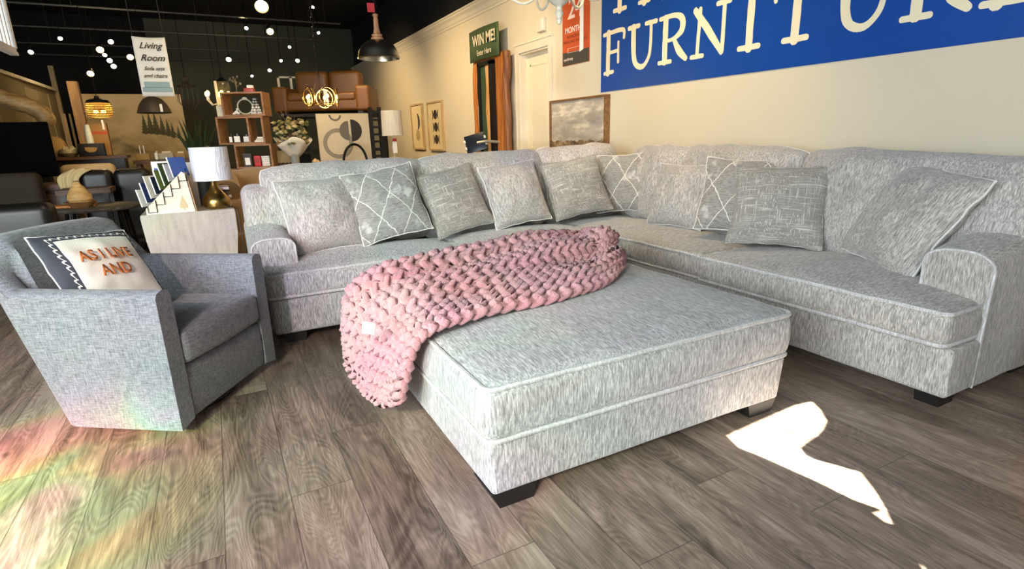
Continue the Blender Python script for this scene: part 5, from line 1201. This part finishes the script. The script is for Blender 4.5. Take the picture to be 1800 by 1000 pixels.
# white chandelier at the top edge
WC = mini('white_chandelier', 'distressed white chandelier hanging in at the top edge', 'chandelier', (2.3, 3.6, 2.1))
w0 = at(983, 12, y=3.6); WX, WZ = w0.x, w0.z; DW_ = plain('distressed_white', 'cfcabb', .6, 0, .12, 25)
G().lathe([(.0, -.115), (.012, -.11), (.02, -.085), (.014, -.075), (.026, -.055), (.03, -.04), (.018, -.02), (.022, 0), (.05, .02), (.085, .05), (.10, .085), (.10, .10), (0, .10)], (WX, 3.6, WZ), 28).obj('bowl_and_finial', DW_, WC)
G().tube([(WX, 3.6, WZ+.10), (WX, 3.6, WZ+.7)], .015, 8).obj('column', DW_, WC)
for k in range(6):
    a = 2*PI*k/6+.46; P_ = [Vector((.02, 0, .5)), Vector((.10, 0, .30)), Vector((.13, 0, .12)), Vector((.22, 0, .035)), Vector((.32, 0, .06)), Vector((.36, 0, .17)), Vector((.32, 0, .22))]
    g = G().tube([(WX+catmull(P_, i/24).x*cos(a), 3.6+catmull(P_, i/24).x*sin(a), WZ+catmull(P_, i/24).z) for i in range(25)], .009, 8); g.obj('arm', DW_, WC)
    ex, ey = WX+.36*cos(a), 3.6+.36*sin(a); G().lathe([(.0, .17), (.03, .18), (.034, .2), (.012, .21), (.012, .3), (0, .3)], (ex, ey, WZ), 12).obj('candle_cup', plain('candle_cream', 'e8dcc0', .5), WC)
chain(WX, 3.6, WZ+.7, WC)
# wicker lit pendant, dark pendant, lanterns, candle chandelier
def pend(name, label, u, v, y, r, h, mat, dark=True, z=None):
    p = at(u, v, y=y); o = mini(name, label, 'pendant lamp', tuple(p)); return p, o
p, o = pend('wicker_pendant', 'glowing woven pendant lamp hanging before the mural', 177, 206, 9.4, 0, 0, None)
def wickm():
    t = NT('lit_wicker'); X = t.n('SeparateXYZ', {0: t.tc.outputs['Object']}); a_ = t.math('SINE', t.math('MULTIPLY', X.outputs[2], 260)); f = t.noise(t.coord((70, 70, 10)), 1, 2)
    return t.done(t.ramp(t.math('ADD', f, t.math('MULTIPLY', a_, .25)), [(.35, '5a4017'), (.55, 'c79a45')]), .7, Transmission_Weight=.0, Subsurface_Weight=0)
for k in range(9):
    f = k/8; rr = .125+.025*sin(f*2.6); G().tube([(p.x+rr*cos(t*PI/12), p.y+rr*sin(t*PI/12), p.z+.022*k) for t in range(24)], .0075, 5, closed=True).obj('woven_band', wickm() if k == 0 else bpy.data.materials['lit_wicker'], o)
for k in range(12): a = k*PI/6; G().tube([(p.x+(.125+.025*sin(f*2.6))*cos(a), p.y+(.125+.025*sin(f*2.6))*sin(a), p.z+.176*f) for f in (0, .3, .6, 1)], .004, 4).obj('rib', bpy.data.materials['lit_wicker'], o)
G().lathe([(.14, .18), (.12, .215), (.06, .235), (.03, .24), (.025, .27), (0, .275)], tuple(p), 24).obj('cap', BLACKMET, o)
for dx in (-.04, .045): G().ball((p.x+dx, p.y, p.z+.07), .028, 10).obj('bulb', FIL, o)
G().tube([(p.x, p.y, p.z+.27), (p.x, p.y, 4.1)], .005, 5).obj('cord', BLACKMET, o); G().box((p.x+.01, p.y-.02, p.z-.10), (.012, .002, .06)).obj('price_tag', PAPER, o, smooth=False)
light('POINT', 'wicker_pendant_light', (p.x, p.y, p.z+.06), (0, 0, 0), 12, (1, .7, .3), .05)
p, o = pend('dark_metal_pendant', 'dark ribbed cone pendant below the hanging banner', 272, 199, 9.4, 0, 0, None)
G().lathe([(.205, 0), (.21, .008), (.17, .11), (.11, .19), (.05, .215), (.045, .24), (0, .24), ], tuple(p), 28, close=False).obj('shade', plain('dark_shade', '3b3229', .5), o); G().tube([(p.x, p.y, p.z+.24), (p.x, p.y, 4.1)], .005, 5).obj('cord', BLACKMET, o); G().box((p.x+.1, p.y-.19, p.z+.06), (.015, .002, .05)).obj('price_tag', PAPER, o, smooth=False)
p, o = pend('wire_lantern', 'dark wire lantern hanging right of the banner', 335, 196, 10.5, 0, 0, None)
for k in range(12): a = k*PI/6; G().tube([(p.x+.03*cos(a), p.y+.03*sin(a), p.z), (p.x+.15*cos(a), p.y+.15*sin(a), p.z+.15), (p.x+.14*cos(a), p.y+.14*sin(a), p.z+.38), (p.x+.02*cos(a), p.y+.02*sin(a), p.z+.42)], .005, 4).obj('wire', plain('lantern_brown', '3a2f26', .6) if k == 0 else bpy.data.materials['lantern_brown'], o)
G().tube([(p.x+.15*cos(a*PI/12), p.y+.15*sin(a*PI/12), p.z+.38) for a in range(24)], .008, 5, closed=True).ball((p.x, p.y, p.z+.48), .06, 8).obj('crown', bpy.data.materials['lantern_brown'], o); G().tube([(p.x, p.y, p.z+.5), (p.x, p.y, 4.1)], .005, 5).obj('cord', BLACKMET, o)
p, o = pend('glass_cage_lantern', 'slim glass bell lantern above the cube shelf', 394, 170, 9.5, 0, 0, None)
G().lathe([(.10, 0), (.105, .12), (.09, .20), (.05, .235), (.045, .23), (.085, .19), (.10, .12), (.095, 0)], tuple(p), 24, close=False).obj('glass_bell', plain('smoke_glass', '8f8a70', .1, 0, .02, Transmission_Weight=.7), o)
G().lathe([(.08, .2), (.09, .21), (.03, .26), (.012, .34), (0, .34)], tuple(p), 16).obj('cap', BLACKMET, o); G().tube([(p.x, p.y, p.z+.33), (p.x, p.y, 4.1)], .005, 5).obj('cord', BLACKMET, o)
p, o = pend('candle_chandelier', 'cream candle chandelier with small lit bulbs left of the cube shelf', 384, 182, 9.2, 0, 0, None)
for k in range(5):
    a = k*2*PI/5+2.6; ex, ey = p.x+.15*cos(a), p.y+.15*sin(a)
    G().tube([(p.x, p.y, p.z), (p.x+.09*cos(a), p.y+.09*sin(a), p.z-.02), (ex, ey, p.z+.05)], .008, 6).obj('arm', WOOD_PALE, o); G().tube([(ex, ey, p.z+.05), (ex, ey, p.z+.10)], .012, 8).obj('candle', PAPER, o); G().ball((ex, ey, p.z+.13), .024, 10, (1, 1, 1.5)).obj('bulb', FIL, o)
G().tube([(p.x, p.y, p.z-.08), (p.x, p.y, p.z+.3)], .018, 8).obj('column', WOOD_PALE, o); G().tube([(p.x, p.y, p.z+.3), (p.x, p.y, 4.1)], .004, 5).obj('cord', BLACKMET, o)
# corner of brown cabinet peeking in at the right edge
RB = mini('brown_wood_cabinet', 'sliver of a brown wooden piece at the right edge', 'cabinet', (2.7, .7, 0))
q0 = at(1793, 790, z=0.0); G().rbox((q0.x+.30, q0.y-.21, .30), (.29, .20, .28), .02, 2, 2).obj('body', WOOD_SLAB, RB)
for (dx, dy) in ((.05, -.06), (.55, -.06), (.05, -.36), (.55, -.36)): G().box((q0.x+dx, q0.y+dy, .012), (.03, .03, .012)).obj('foot', BLACKWOOD, RB, smooth=False)
